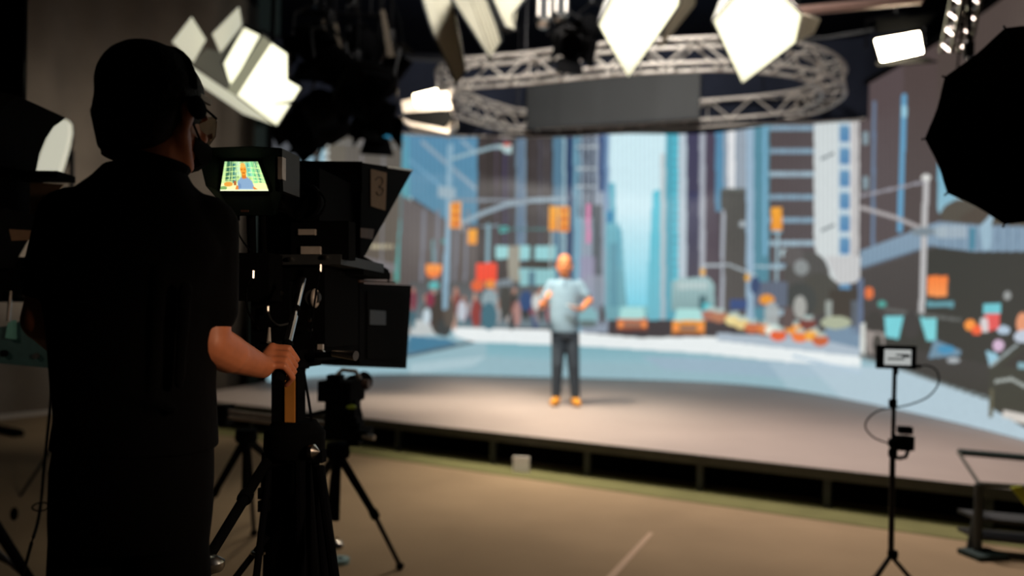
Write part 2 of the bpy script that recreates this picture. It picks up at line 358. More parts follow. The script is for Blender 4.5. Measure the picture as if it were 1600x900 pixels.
    G([(770,440),(800,434),(800,446),(772,448)], (120,132,140))
    # small signs, signals
    R(780, 354, 794, 363, (74,182,176)); L([(780,358),(868,358)], 3, (70,110,110)); R(690, 374, 702, 380, (60,140,140)); E(678, 446, 8, 6, (90,180,180))
    L([(704,228),(701,300),(697,440),(695,480)], 8, (136,170,190)); G([(684,290),(712,294),(712,312),(684,308)], (150,172,184))
    L([(706,248),(740,238),(770,230),(795,229)], 5, (150,176,186)); G([(776,226),(800,226),(800,240),(790,240)], (178,204,206)); E(792, 226, 6, 3, (210,110,90))
    L([(700,352),(722,348),(752,334),(790,320),(830,313),(884,311)], 7, (146,166,178)); L([(706,312),(826,314)], 4, (128,138,148)); L([(752,354),(780,352)], 3, (120,140,150)); L([(763,352),(762,412)], 6, (122,156,168)); L([(676,376),(678,416)], 4, (96,140,146)); L([(720,344),(722,360)], 3, (170,170,170))
    def sig(x0, y0, x1, y1, dot=True):
        R(x0, y0, x1, y1, (240,166,52), (236,150,50))
        if dot:
            xm = (x0+x1)/2; h = (y1-y0)/3
            for q in range(3): E(xm+1, y0+h*(q+.5), (x1-x0)*.25, h*.3, (200,84,40))
    sig(703, 316, 720, 356); sig(731, 358, 745, 382, False); sig(858, 322, 871, 360, False); sig(873, 322, 889, 362); sig(1205, 324, 1222, 360, False); R(1205, 360, 1222, 364, (120,170,190))
    E(677, 423, 12, 11, (244,130,60)); R(665, 413, 690, 424, (244,150,70)); R(744, 411, 776, 440, (238,72,44)); E(746, 446, 10, 9, (222,96,50)); E(766, 444, 8, 7, (230,140,60))
    L([(862,362),(860,420)], 3, (150,160,160)); L([(876,364),(878,400)], 3, (120,150,160))
    # mid distance
    L([(1096,415),(1140,414),(1180,430)], 3, (178,190,196)); L([(1130,330),(1128,490)], 5, (170,176,186)); L([(1180,416),(1240,419)], 3, (170,190,200)); L([(1215,364),(1212,480)], 4, (150,176,186)); E(1228, 396, 8, 8, (180,200,206)); E(1160, 350, 5, 5, (170,180,186))
    E(1260, 430, 36, 38, (80,76,72)); E(1280, 460, 30, 34, (74,70,62)); E(1250, 470, 26, 28, (66,66,62)); E(1240, 400, 16, 16, (92,86,84)); E(1252, 418, 12, 12, (150,156,156), .8); R(1296, 452, 1344, 510, (64,54,44)); R(1290, 470, 1300, 512, (150,156,150)); E(1306, 504, 24, 10, (170,176,150))
    R(1178, 440, 1230, 480, (96,104,120)); E(1198, 468, 12, 8, (230,150,50)); E(1180, 446, 8, 14, (60,76,110)); E(1098, 425, 4, 6, (226,170,70)); E(1168, 434, 4, 6, (226,170,70)); R(1140, 468, 1168, 484, (60,80,126))
    G([(1050,440),(1062,434),(1108,434),(1116,444),(1118,486),(1048,486)], (154,186,188), (128,160,162)); R(1092, 462, 1104, 484, (70,104,110)); R(1098, 474, 1110, 490, (70,186,196)); R(1058, 440, 1106, 452, (176,196,196))
    for y0, y1 in ((430,500),): R(914, y0, 944, y1, (150,156,170), (140,160,176), .7)
    E(918, 494, 16, 14, (130,176,182)); E(918, 506, 16, 6, (96,112,112)); E(941, 492, 4, 16, (70,62,60)); R(966, 478, 1012, 492, (130,186,190)); G([(974,480),(1004,480),(1008,498),(970,498)], (170,224,226))
    def taxi(x0, x1, y0, y1, c, top=True):
        h = y1-y0; w_ = x1-x0
        if top: G([(x0+w_*.15, y0-h*.8),(x1-w_*.15, y0-h*.8),(x1-w_*.05, y0+2),(x0+w_*.05, y0+2)], (170,220,216))
        R(x0, y0, x1, y1, c, tuple(int(q*.75) for q in c)); R(x0+w_*.25, y0+h*.3, x1-w_*.25, y0+h*.7, (150,110,90)); R(x0+2, y1-4, x1-2, y1, (110,60,50))
        E(x0+w_*.12, y0+h*.5, w_*.09, h*.25, (250,150,80)); E(x1-w_*.12, y0+h*.5, w_*.09, h*.25, (250,150,80))
    taxi(964, 1012, 498, 517, (196,116,84)); taxi(1050, 1101, 501, 524, (240,156,56))
    for x, y, c in ((1110,492,(170,110,90)),(1124,495,(180,120,90)),(1146,500,(236,216,150)),(1160,506,(230,206,140)),(1176,512,(200,110,70)),(1196,514,(220,130,70)),(1208,516,(236,236,220)),(1216,524,(226,96,50)),(1240,514,(240,150,50)),(1250,526,(236,120,50)),(1270,524,(244,170,60)),(1282,532,(196,96,50)),(1262,506,(120,60,50))):
        E(x, y, 13, 9, c); R(x-7, y-13, x+8, y-6, (186,210,206), None, .8)
    E(1206, 490, 12, 18, (170,176,176), .9); E(1232, 496, 9, 18, (96,80,76)); E(1250, 480, 10, 18, (190,190,184), .8); R(1330, 470, 1344, 520, (104,120,140), None, .6); L([(1345,438),(1344,520)], 8, (96,110,136))
    # right street pole
    L([(1447,278),(1444,380),(1440,490)], 9, (186,184,184)); E(1447, 278, 7, 6, (214,214,210)); L([(1445,284),(1400,294),(1346,306)], 4, (150,148,156)); L([(1438,356),(1400,340),(1345,324)], 6, (172,166,166)); E(1444, 362, 22, 7, (120,132,140)); E(1470, 362, 10, 10, (164,178,186), .8)
    R(1449, 431, 1481, 463, (244,124,50), (250,150,80)); R(1480, 440, 1486, 468, (60,56,48)); E(1358, 458, 7, 10, (222,112,56)); R(1448, 471, 1490, 480, (96,150,160)); E(1378, 475, 7, 5, (80,160,150))
    # right vehicles, pavement
    G([(1344,505),(1352,505),(1352,556),(1344,550)], (212,214,208)); L([(1385,484),(1500,500)], 5, (96,96,92)); G([(1382,494),(1412,494),(1404,530),(1384,526)], (120,206,214)); G([(1437,496),(1463,498),(1462,534),(1448,532)], (124,208,214)); E(1366, 510, 14, 24, (58,52,46)); E(1424, 508, 14, 22, (60,54,50)); G([(1460,530),(1502,548),(1500,556),(1450,560)], (110,140,160)); E(1478, 546, 14, 7, (66,140,180)); E(1490, 563, 10, 4, (170,176,180))
    G([(1352,516),(1382,520),(1382,556),(1356,552)], (150,140,134)); E(1371, 540, 8, 18, (62,56,48))
    R(1536, 474, 1564, 490, (110,196,206)); R(1538, 490, 1562, 516, (226,88,84)); R(1532, 498, 1544, 520, (214,206,206)); E(1516, 508, 9, 9, (248,150,60)); E(1526, 516, 8, 8, (240,96,50)); E(1568, 516, 10, 7, (176,196,214)); E(1598, 506, 10, 18, (226,150,110)); E(1560, 540, 9, 9, (210,180,206)); G([(1540,548),(1556,552),(1566,570),(1546,570)], (150,196,214)); E(1574, 462, 6, 7, (150,152,150)); E(1600, 526, 16, 10, (190,200,214))
    G([(1545,572),(1600,540),(1700,540),(1700,700),(1600,668),(1545,636)], (60,58,46)); L([(1548,572),(1590,538)], 4, (150,160,160)); G([(1562,574),(1600,545),(1640,545),(1640,575)], (56,50,42)); R(1590, 566, 1640, 576, (130,170,180)); L([(1556,596),(1580,592),(1606,606)], 5, (160,166,160)); L([(1550,610),(1548,650)], 6, (96,92,70)); G([(1568,640),(1620,650),(1620,668),(1566,652)], (210,204,196))
    L([(1344,556),(1400,574),(1480,602),(1546,622)], 4, (110,120,120))
P = painter(PX, PY); street(P, PX, PY)
# panel colour detail: fine vertical and horizontal facade variation
img = P.img*(1+.05*np.sin(PX*.9)[..., None]*(PY < 470)[..., None]) * (1+rng.normal(0, .02, PX.shape)[..., None])
def tolin(a): a = np.clip(a, 0, 255)/255; return np.where(a <= .04045, a/12.92, ((a+.055)/1.055)**2.4)
def screen_mesh(name, co, nx, nz, rgb, m, parent):
    me = bpy.data.meshes.new(name); me.vertices.add(nx*nz); me.vertices.foreach_set('co', co.astype(np.float32).ravel())
    i = np.arange(nx-1)[None, :]+np.arange(nz-1)[:, None]*nx
    q = np.stack([i, i+1, i+1+nx, i+nx], -1).reshape(-1, 4); n = len(q)
    me.loops.add(n*4); me.loops.foreach_set('vertex_index', q.ravel()); me.polygons.add(n)
    me.polygons.foreach_set('loop_start', np.arange(n)*4); me.polygons.foreach_set('loop_total', np.full(n, 4)); me.update()
    a = me.color_attributes.new('picture', 'FLOAT_COLOR', 'POINT')
    a.data.foreach_set('color', np.concatenate([rgb.reshape(-1, 3), np.ones((nx*nz, 1))], 1).astype(np.float32).ravel())
    return finish(me, name, m, parent)
def screen_mat(name, s, light=True):
    m = bpy.data.materials.new(name); m.use_nodes = True; nt = m.node_tree; b = nt.nodes['Principled BSDF']
    b.inputs['Base Color'].default_value = (.008,.008,.01,1); b.inputs['Roughness'].default_value = .5
    a = nt.nodes.new('ShaderNodeVertexColor'); a.layer_name = 'picture'; nt.links.new(a.outputs[0], b.inputs['Emission Color']); b.inputs['Emission Strength'].default_value = s
    m.cycles.emission_sampling = 'NONE'; return m
c0 = Vector((.7, 12, SZ))
led = empty('led_wall', c0, 0, 'huge curved LED wall showing a city avenue with yellow taxis behind the stage', 'LED wall')
screen_mesh('display_surface', np.stack([X, Y, Z], -1), NX, NZ, tolin(img), screen_mat('led picture', 1.0), led)
# cabinet behind the picture
nrm = []
for i in range(len(LC)):
    t = (LC[min(i+1, len(LC)-1)]-LC[max(i-1, 0)]).normalized(); nrm.append(Vector((-t.y, t.x, 0)))
cab = MB(); rr_ = [[p+n*.012+Vector((0,0,SZ-.002)), p+n*.12+Vector((0,0,SZ-.002)), p+n*.12+Vector((0,0,LT+.06)), p+n*.012+Vector((0,0,LT+.06))] for p, n in zip(LC, nrm)]
cab.rings(rr_); cab.build('cabinet_frame', M['matte'], led)
hd = MB(); hd.rings([[p-n*.03+Vector((0,0,LT)), p+n*.012+Vector((0,0,LT)), p+n*.012+Vector((0,0,LT+.07)), p-n*.03+Vector((0,0,LT+.07))] for p, n in zip(LC, nrm)]); hd.build('top_rail', M['matte'], led)
# ---------------------------------------------------------------- stage
A0 = Vector((-3.16, 8.30, 0)); A1 = Vector((2.98, 4.96, 0)); ad = (A1-A0).normalized(); an = Vector((ad.y, -ad.x, 0))  # an points to the audience
S0 = A0-ad*.9; S1 = A1+ad*2.2
stage = empty('stage', (0.5, 9, 0), 0, 'low raised stage with grey-brown deck over a shaded void in front of the LED wall', 'stage')
deckm = mat('stage deck vinyl', (158,146,140), .6, nz=.06, scale=1.2, spec=.35)
back = [p+n*-.0 for p, n in zip(LC, nrm)]
outline = [S0, S1] + [Vector((S1.x, 5.6, 0))] + [Vector((p.x, p.y, 0)) for p in reversed(LC)] + [Vector((-3.6, 10.6, 0))]
top = [Vector((p.x, p.y, SZ)) for p in outline]
MB().prism(top, (0,0,-.05)).build('deck', deckm, stage, smooth=False)
MB().prism([S0+an*.02+Vector((0,0,SZ+.004)), S1+an*.02+Vector((0,0,SZ+.004)), S1+Vector((0,0,SZ+.004)), S0+Vector((0,0,SZ+.004))], (0,0,-.075)).build('edge_trim', M['trim'], stage)
MB().prism([S0-an*.28, S1-an*.28, S1-an*.31, S0-an*.31], (0,0,.225)).build('void_panel', M['void'], stage)  # black sheets stand in for the shaded void under the deck
MB().prism([S0-an*.3, S0-an*.33, Vector((-3.57,10.6,0)), Vector((-3.6,10.6,0))], (0,0,.225)).build('void_panel', M['void'], stage)
for k in range(-3, 9):
    px = {0:(620,705),1:(765,726),2:(915,745),3:(1090,770),4:(1290,797)}.get(k)
    if px: g = WZ(*px, 0); s_ = (g-A0).dot(ad)
    elif k < 0: s_ = ((WZ(620,705,0)-A0).dot(ad))+k*.98
    else: s_ = ((WZ(1290,797,0)-A0).dot(ad))+(k-4)*.98
    c = A0+ad*s_-an*.02
    MB().box((c.x, c.y, (SZ-.05)/2), (.05, .05, SZ-.05), math.atan2(ad.y, ad.x)).build('leg', M['postm'], stage)

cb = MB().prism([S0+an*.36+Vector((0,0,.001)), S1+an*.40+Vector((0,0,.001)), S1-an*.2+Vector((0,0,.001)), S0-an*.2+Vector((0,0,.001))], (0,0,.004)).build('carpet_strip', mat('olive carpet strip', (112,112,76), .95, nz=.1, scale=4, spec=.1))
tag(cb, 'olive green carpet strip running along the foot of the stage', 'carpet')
# ---------------------------------------------------------------- masking drape above the screen
hp = crom([WZ(*p, 4.2) for p in ((400,176),(470,195),(540,205),(700,213),(840,215),(960,209),(1100,199),(1230,193),(1340,188),(1415,166))], 8)
hm = MB(); R_ = []
for i, p in enumerate(hp):
    t = (hp[min(i+1, len(hp)-1)]-hp[max(i-1, 0)]).normalized(); n = Vector((-t.y, t.x, 0)); q = p+n*(.02*math.sin(i*1.1))
    R_.append([q, q+n*.03, q+n*.03+Vector((0,0,1.2)), q+Vector((0,0,1.2))])
hd_ = empty('masking_drape', (0.5, 11.5, 4.2), 0, 'black masking drape hanging along the top of the LED wall', 'drape')
hm.rings(R_); hm.build('drape_cloth', M['haze'], hd_)
pb = MB(); pb.path([r[3]+Vector((0,0,.0)) for r in R_[::6]], .03); pb.build('hanging_pipe', M['blackmetal'], hd_)
pb = MB(); pb.path([r[0]+Vector((0,0,.012)) for r in R_[20:66]], .016); pb.build('hem_bar', M['alu'], hd_)
# ---------------------------------------------------------------- curtain on the left
cu = empty('studio_curtain', (-5.2, 9.2, 0), 0, 'grey floor-length studio curtain closing the left side of the room', 'curtain')
c1, c2 = Vector((-7.4, 5.0, 0)), Vector((-4.1, 12.6, 0)); mbc = MB(); R_ = []
N = 90; tdir = (c2-c1).normalized(); tn = Vector((-tdir.y, tdir.x, 0))
for i in range(N+1):
    p = c1.lerp(c2, i/N); off = .035*math.sin(i*.9)+.02*math.sin(i*.37+1); q = p+tn*off
    R_.append([q, q+tn*.02, q+tn*.02+Vector((0,0,6.3)), q+Vector((0,0,6.3))])
mbc.rings(R_).build('curtain_cloth', M['curtain'], cu)
MB().tube(c1+Vector((0,0,6.33)), c2+Vector((0,0,6.33)), .04).build('curtain_track', M['blackmetal'], cu)
MB().prism([c1-tn*.05+Vector((0,0,.0)), c2-tn*.05, c2-tn*.02, c1-tn*.02], (0,0,.05)).build('hem_weight', M['alu'], cu)
# dark green pillar beside the screen
pl = W(411, 400, 11.4)
b = MB().box((pl.x, pl.y, 3.25), (.31, .3, 6.5), .25); o = b.build('pillar', M['post'], None, bevel=.01); o['kind'] = 'structure'
# ---------------------------------------------------------------- truss ring
def truss(name, label, path, closed, w, h, nb, rz=0, seg=6, r=.028, group=None, cat='truss', m=None):
    m = m or M['alu']; P = [Vector(p) for p in path]; n = len(P)
    root = empty(name, sum(P, Vector())/n, 0, label, cat, group)
    side = []
    for i in range(n):
        a = P[(i-1) % n] if closed else P[max(i-1, 0)]; c = P[(i+1) % n] if closed else P[min(i+1, n-1)]
        t = (c-a).normalized(); s = Vector((0,0,1)).cross(t)
        if s.length < .3: s = Vector((1,0,0))
        s.normalize(); side.append((s, t.cross(s).normalized()))
    ch = [[P[i]+side[i][0]*a*w/2+side[i][1]*b*h/2 for i in range(n)] for a, b in ((-1,-1),(1,-1),(1,1),(-1,1))]
    for c in ch: MB().path(c, r, 8, closed).build('chord', m, root)
    step = max(1, n//nb); k = 0
    for i in range(0, n-(0 if closed else step), step):
        j = (i+step) % n; k += 1; i2, j2 = (i, j) if k % 2 else (j, i); mb = MB()
        for a, b in ((0,3),(1,2)): mb.tube(ch[a][i2], ch[b][j2], r*.6, seg=6)
        mb.tube(ch[0][i], ch[1][i], r*.6, seg=6); mb.tube(ch[3][i2], ch[2][j2], r*.5, seg=6)
        if k % 4 == 0: mb.path([ch[q][i] for q in (0,1,2,3)], r*.8, 6, True)
        mb.build('brace', m, root)
    return root, ch
RZ = 4.42
ctl = [WZ(*p, RZ) for p in ((720,116),(760,112),(822,107),(900,98),(980,90),(1060,86),(1140,84),(1215,90),(1268,100),(1300,120),(1298,138),(1262,158),(1200,168),(1130,174),(1085,177),(1000,184),(930,188),(822,190),(770,180),(722,163),(700,142),(700,125))]
cl_ = crom(ctl+[ctl[0]], 6)[:-1]; cl2 = resample(cl_+[cl_[0]], 121)[:-1]
ring, chs = truss('truss_ring', 'oval aluminium lattice truss ring hanging over the stage', cl2, True, .28, .28, 40, r=.022)
for k in (8, 34, 62, 96):
    p = cl2[k]; MB().tube(p+Vector((0,0,.15)), Vector((p.x, p.y, 6.6)), .008).build('hanging_cable', M['blackmetal'], ring)
# dark panel hung inside the ring
pn = [WZ(822,208,4.24), WZ(1086,192,4.24)]; dvec = (pn[1]-pn[0]); y0 = .25
pa = pn[0]-Vector((0,y0,0)); pc = pn[1]-Vector((0,y0,0)); nn = Vector((-dvec.y, dvec.x, 0)).normalized()
pr = empty('ceiling_panel', (pa+pc)/2, 0, 'flat dark grey panel hung across the back of the oval truss ring', 'panel')
MB().prism([pa, pc, pc+Vector((0,0,.78)), pa+Vector((0,0,.78))], nn*.06).build('panel_face', mat('panel charcoal', (34,37,39), .6, nz=.15, scale=2), pr)
MB().path([pa-nn*.01, pc-nn*.01, pc-nn*.01+Vector((0,0,.78)), pa-nn*.01+Vector((0,0,.78))], .012, 6, True).build('panel_frame', M['grey'], pr)
for q in (.15, .85): p = pa.lerp(pc, q); MB().tube(p+Vector((0,0,.78)), (p.x, p.y, 6.6), .008).build('hanging_cable', M['blackmetal'], pr)
# ---------------------------------------------------------------- soft lights
def soft(name, label, P0, n, panels, backlen, shrink, glow, group, flaps=(), cat='studio light', housing='grey'):
    n = Vector(n).normalized(); root = empty(name, P0, 0, label, cat, group)
    for px in panels:
        f = [PL(x, y, P0, n) for x, y in px]; c = sum(f, Vector())/len(f)
        MB().prism(f, -n*.012).build('diffuser', M[glow], root)
        bk = [c+(p-c)*shrink-n*backlen for p in f]; fr = [c+(p-c)*1.03-n*.014 for p in f]
        MB().hull(fr, bk).build('housing', M[housing], root)
        MB().path([c+(p-c)*1.02 for p in f], .012, 6, True).build('frame', M['grey'], root)
    for pts in flaps:          # barn-door flaps: (px, py, offset along the normal)
        f = [PL(x, y, Vector(P0)+n*z, n) for x, y, z in pts]; e = (f[1]-f[0]).cross(f[2]-f[1]).normalized()
        MB().prism(f, e*.012).build('barn_door', M['fabric'], root)
    c = Vector(P0)-n*backlen; yk = MB(); yk.tube(c, (c.x, c.y, 6.6), .02); yk.build('hanging_rod', M['blackmetal'], root)
    return root
G1 = 'lit soft panels above the stage'
soft('softbox', 'big bright diamond-shaped soft light left of the other diamond, corner pointing down', W(1000,20,7.0), (.05,-.62,-.78), [[(936,38),(1000,-80),(1068,-70),(1062,5),(982,120)]], .35, .8, 'glow', G1,
     flaps=[[(1061,6,.02),(1066,-72,.02),(1092,-60,-.3),(1086,8,-.3),(1030,78,-.25)]], housing='white')
soft('softbox', 'big bright diamond-shaped soft light with dim side flap, right of the other diamond', W(1180,50,6.6), (-.05,-.60,-.80), [[(1115,34),(1152,-10),(1215,-14),(1252,22),(1243,66),(1160,129)]], .35, .8, 'glow', G1,
     flaps=[[(1253,22,.02),(1282,30,-.25),(1272,52,-.25),(1243,67,.02)]], housing='white')
lp = soft('panel_light', 'bright twin-panel soft light with open flaps over the camera operator', W(425,120,6.0), (.25,-.66,-.70),
     [[(422,66),(450,84),(450,124),(471,137),(433,196),(370,148)], [(380,42),(408,56),(362,136),(348,98)]], .12, .9, 'glow', None,
     flaps=[])
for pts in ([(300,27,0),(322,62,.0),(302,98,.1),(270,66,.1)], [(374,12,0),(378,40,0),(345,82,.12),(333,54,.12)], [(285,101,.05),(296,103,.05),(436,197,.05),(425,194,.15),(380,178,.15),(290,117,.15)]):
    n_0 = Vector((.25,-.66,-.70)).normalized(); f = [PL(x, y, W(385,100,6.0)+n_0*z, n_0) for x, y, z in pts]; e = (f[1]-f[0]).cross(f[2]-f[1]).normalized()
    MB().prism(f, e*.012).build('glow_flap', M['glowflap'], lp)
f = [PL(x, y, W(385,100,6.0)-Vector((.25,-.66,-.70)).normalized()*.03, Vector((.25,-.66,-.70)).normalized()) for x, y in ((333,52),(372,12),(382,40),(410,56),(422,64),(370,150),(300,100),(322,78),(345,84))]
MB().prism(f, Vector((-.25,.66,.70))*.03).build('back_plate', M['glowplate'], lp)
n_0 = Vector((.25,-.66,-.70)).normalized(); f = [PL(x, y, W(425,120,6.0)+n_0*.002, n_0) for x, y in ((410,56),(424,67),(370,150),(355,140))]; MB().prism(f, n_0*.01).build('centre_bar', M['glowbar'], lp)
# pale unlit cloth softboxes
def clothbox(label, pts, Y, slope):
    n = Vector((.1,-.8,slope)).normalized(); P0 = W(sum(p[0] for p in pts)/len(pts), sum(p[1] for p in pts)/len(pts), Y)
    root = empty('cloth_diffuser', P0, 0, label, 'light diffuser', 'unlit white cloth diffusers')
    f = [PL(x, y, P0, n) for x, y in pts]; c = sum(f, Vector())/len(f)
    MB().prism(f, -n*.02).build('cloth', M['fabric'], root)
    MB().hull([p-n*.03 for p in f], [c+(p-c)*.7-n*.5 for p in f]).build('housing', M['matte'], root)
    MB().path([p+n*.005 for p in f], .012, 6, True).build('frame', M['grey'], root)
    MB().tube(c-n*.4, (c.x-n.x*.4, c.y-n.y*.4, 6.6), .02).build('hanging_rod', M['blackmetal'], root)
    for k in range(1, 5):
        a = f[0].lerp(f[-1], k/5); q = f[len(f)//2-1].lerp(f[len(f)//2], k/5); MB().tube(a+n*.006, q+n*.006, .007).build('fold', M['fabric'], root)
    return root
clothbox('unlit white cloth diffuser with pointed lower corner, left of the bright diamond lights', [(706,-60),(707,0),(765,91),(784,64),(776,36),(752,-20),(750,-60)], 6.8, -.3)
clothbox('small unlit white cloth flap at top edge, just left of centre', [(752,-60),(770,0),(789,42),(806,47),(800,24),(822,-4),(830,-60)], 7.0, -.1)
clothbox('long dim folded cloth diffuser hanging above the glaring work lamp', [(652,-70),(660,0),(676,52),(713,133),(727,112),(718,62),(706,0),(700,-70)], 7.4, -.1)
# oval light far left
ol = empty('oval_light', W(80, 230, 5.2), 0, 'pale glowing oval light behind the left camera', 'studio light')
op = [(55,272),(58,255),(64,236),(72,216),(82,199),(93,188),(101,186),(106,192),(107,206),(103,228),(97,250),(90,272)]
f = [W(x, y, 5.2) for x, y in op]; MB().prism(f, (0,.05,0)).build('diffuser', M['glowsoft'], ol); c = sum(f, Vector())/len(f)
MB().hull([c+(p-c)*1.03+Vector((0,.06,0)) for p in f], [c+(p-c)*.5+Vector((0,.14,0)) for p in f]).build('housing', M['void'], ol)
MB().path([c+Vector((0,.2,0)), Vector((c.x, 5.45, 1.2)), Vector((c.x, 5.45, .0))], .016).build('stand_pole', M['blackmetal'], ol)
for a in (.3, 2.4, 4.5): MB().tube((c.x, 5.45, .45), (c.x+.4*math.cos(a), 5.45+.4*math.sin(a), .01), .01).build('leg', M['blackmetal'], ol)
# ---------------------------------------------------------------- flood lamps
fl = empty('flood_lamp', W(1405, 70, 7.6), 0, 'small glaring warm flood lamp at upper right', 'lamp')
f = [W(x, y, 7.6) for x, y in ((1368,62),(1436,50),(1442,82),(1378,96))]; MB().prism(f, (0,.02,0)).build('lamp_glass', M['flood'], fl); c = sum(f, Vector())/4
MB().hull([c+(p-c)*1.12+Vector((0,.01,0)) for p in f], [c+(p-c)*.7+Vector((0,.25,.12)) for p in f]).build('housing', M['black'], fl, bevel=.01)
MB().path([c+Vector((-.3,.1,0)), c+Vector((-.3,.1,.3)), c+Vector((0,.1,.38)), c+Vector((.3,.1,.3)), c+Vector((.3,.1,0))], .012).build('yoke', M['blackmetal'], fl)
MB().tube(c+Vector((0,.1,.38)), (c.x, c.y+.1, 6.6), .015).build('hanging_rod', M['blackmetal'], fl)
MB().prism([c+Vector((-.26,-.01,-.17)), c+Vector((.24,-.01,-.10)), c+Vector((.3,-.16,-.2)), c+Vector((-.3,-.16,-.26))], (0,0,-.012)).build('barn_door', M['black'], fl)
MB().prism([c+Vector((-.24,-.01,.12)), c+Vector((.24,-.01,.19)), c+Vector((.3,-.1,.3)), c+Vector((-.3,-.1,.22))], (0,0,.012)).build('barn_door', M['black'], fl)
wl = empty('work_lamp', W(665, 165, 8.4), 0, 'glaring flood lamp with pale boxy housing at left end of truss ring', 'lamp')
f = [W(x, y, 8.4) for x, y in ((646,148),(682,139),(688,158),(650,166))]; MB().prism(f, (0,.02,0)).build('lamp_glass', M['flood2'], wl)
MB().hull([W(x, y, 8.42) for x, y in ((627,158),(697,142),(706,170),(630,176))], [W(x, y, 8.75) for x, y in ((640,160),(694,146),(702,168),(640,172))]).build('housing', M['alu'], wl)
MB().prism([W(x, y, 8.35) for x, y in ((625,182),(640,190),(700,202),(712,194),(712,184),(700,208),(640,196))], (0,.25,0)).build('lower_rim', M['alu'], wl)
MB().hull([W(x, y, 8.42) for x, y in ((632,176),(704,172),(708,186),(696,200),(640,190))], [W(x, y, 8.8) for x, y in ((640,178),(700,174),(702,186),(692,196),(645,188))]).build('body', M['black'], wl)
MB().path([W(700,205,8.5), W(702,180,8.5), W(700,150,8.6), W(706,138,8.8)], .035).build('mounting_arm', M['alu'], wl)
q = W(690,150,8.7); MB().tube(q, (q.x, q.y, 6.6), .012).build('hanging_rod', M['blackmetal'], wl)
# ---------------------------------------------------------------- hanging black theatre lamps (upper left cluster)
def fresnel():
    root = empty('theatre_lamp', (0,0,0)); T = Vector((0,-.8,-.6)).normalized()
    MB().lathe([(0,0),(.10,0),(.125,.03),(.125,.2),(.10,.24),(.11,.26),(.11,.30)], T*-.05, T, 20).build('lamp_body', M['void'], root)
    MB().lathe([(0,0),(.095,0),(.09,.015),(.05,.026),(0,.03)], T*.22, T, 20).build('lens', M['chrome'], root)
    x, y, d = frame_of(T); e = T*.25
    for s, a in ((1,x),(-1,x),(1,y),(-1,y)):
        o = y if a is x else x; c = e+a*s*.1; f_ = [c-o*.09, c+o*.09, c+o*.13+T*.16+a*s*.08, c-o*.13+T*.16+a*s*.08]
        MB().prism(f_, a*s*.006).build('barn_door', M['void'], root)
    MB().path([x*.15, x*.15+Vector((0,.05,.2)), Vector((0,.05,.28)), -x*.15+Vector((0,.05,.2)), -x*.15], .011).build('yoke', M['blackmetal'], root)
    MB().lathe([(.03,0),(.035,.02),(.035,.1),(.02,.12)], (0,.05,.27)).build('clamp', M['blackmetal'], root)
    MB().path([(0,.06,.1),(.08,.12,.2),(.05,.1,.45),(0,.07,.6)], .007).build('power_cable', M['black'], root)
    return root
LM = []; proto = fresnel()
spots_ = [((520,100),6.4,.9,1.25,'black theatre lamp at top of the hanging cluster, over the left screen edge'),((505,165),6.6,-.5,1.2,'lowest left black lamp in the hanging cluster'),((560,150),6.9,.5,1.15,'black lamp in middle of the hanging cluster'),
 ((600,125),6.7,-.9,1.2,'black lamp on the right side of the hanging cluster'),((590,175),7.2,.2,1.2,'lowest right black lamp in the hanging cluster'),((490,60),6.8,.2,1.2,'high left black lamp near the bright twin panel'),
 ((560,60),7.2,1.4,1.2,'high right black lamp in the hanging cluster'),((530,192),7.4,-1.1,1.2,'black lamp nearest the screen top edge in the hanging cluster'),
 ((882,58),7.6,.2,1.15,'small black lamp between white cloth and bright diamond light'),((920,42),7.9,-.6,1,'black lamp touching left side of the bright diamond light'),((1525,150),4.6,1.0,.9,'dark lamp hanging beneath the right ladder truss')]
for i, ((x, y), d, rz, sc, lab) in enumerate(spots_):
    o = proto if i == 0 else copy_tree(proto); o.location = W(x, y, d); o.rotation_euler = (0, 0, rz); o.scale = (sc, sc, sc); LM.append(o)
    tag(o, lab, 'stage lamp', 'black theatre lamps hanging from the grid')
for o in LM:
    p = o.location; MW[o.name] = Matrix.Translation(p) @ Matrix.Rotation(o.rotation_euler.z, 4, 'Z') @ Matrix.Diagonal((o.scale.x, o.scale.x, o.scale.x, 1))
    q = MW[o.name] @ Vector((0,.05,.38)); MB().tube(q, (q.x, q.y, 6.6), .014).build('hanging_rod', M['matte'], o)
def pipe(name, label, a, b, r, m, group=None):
    root = empty(name, (Vector(a)+Vector(b))/2, 0, label, 'lighting pipe', group); MB().tube(a, b, r).build('pipe_tube', M[m], root)
    for q in (.2, .8): p = Vector(a).lerp(Vector(b), q); MB().tube(p, (p.x, p.y, 6.6), .008).build('hanging_cable', M['blackmetal'], root)
    return root
pipe('lighting_pipe', 'reddish lighting pipe crossing the top right toward the flood lamp', W(1200,22,7.2), W(1440,-2,7.0), .045, 'pipe')
pipe('lighting_pipe', 'dark lighting pipe carrying the hanging lamp cluster', W(470,20,6.9), W(606,26,7.0), .025, 'void')
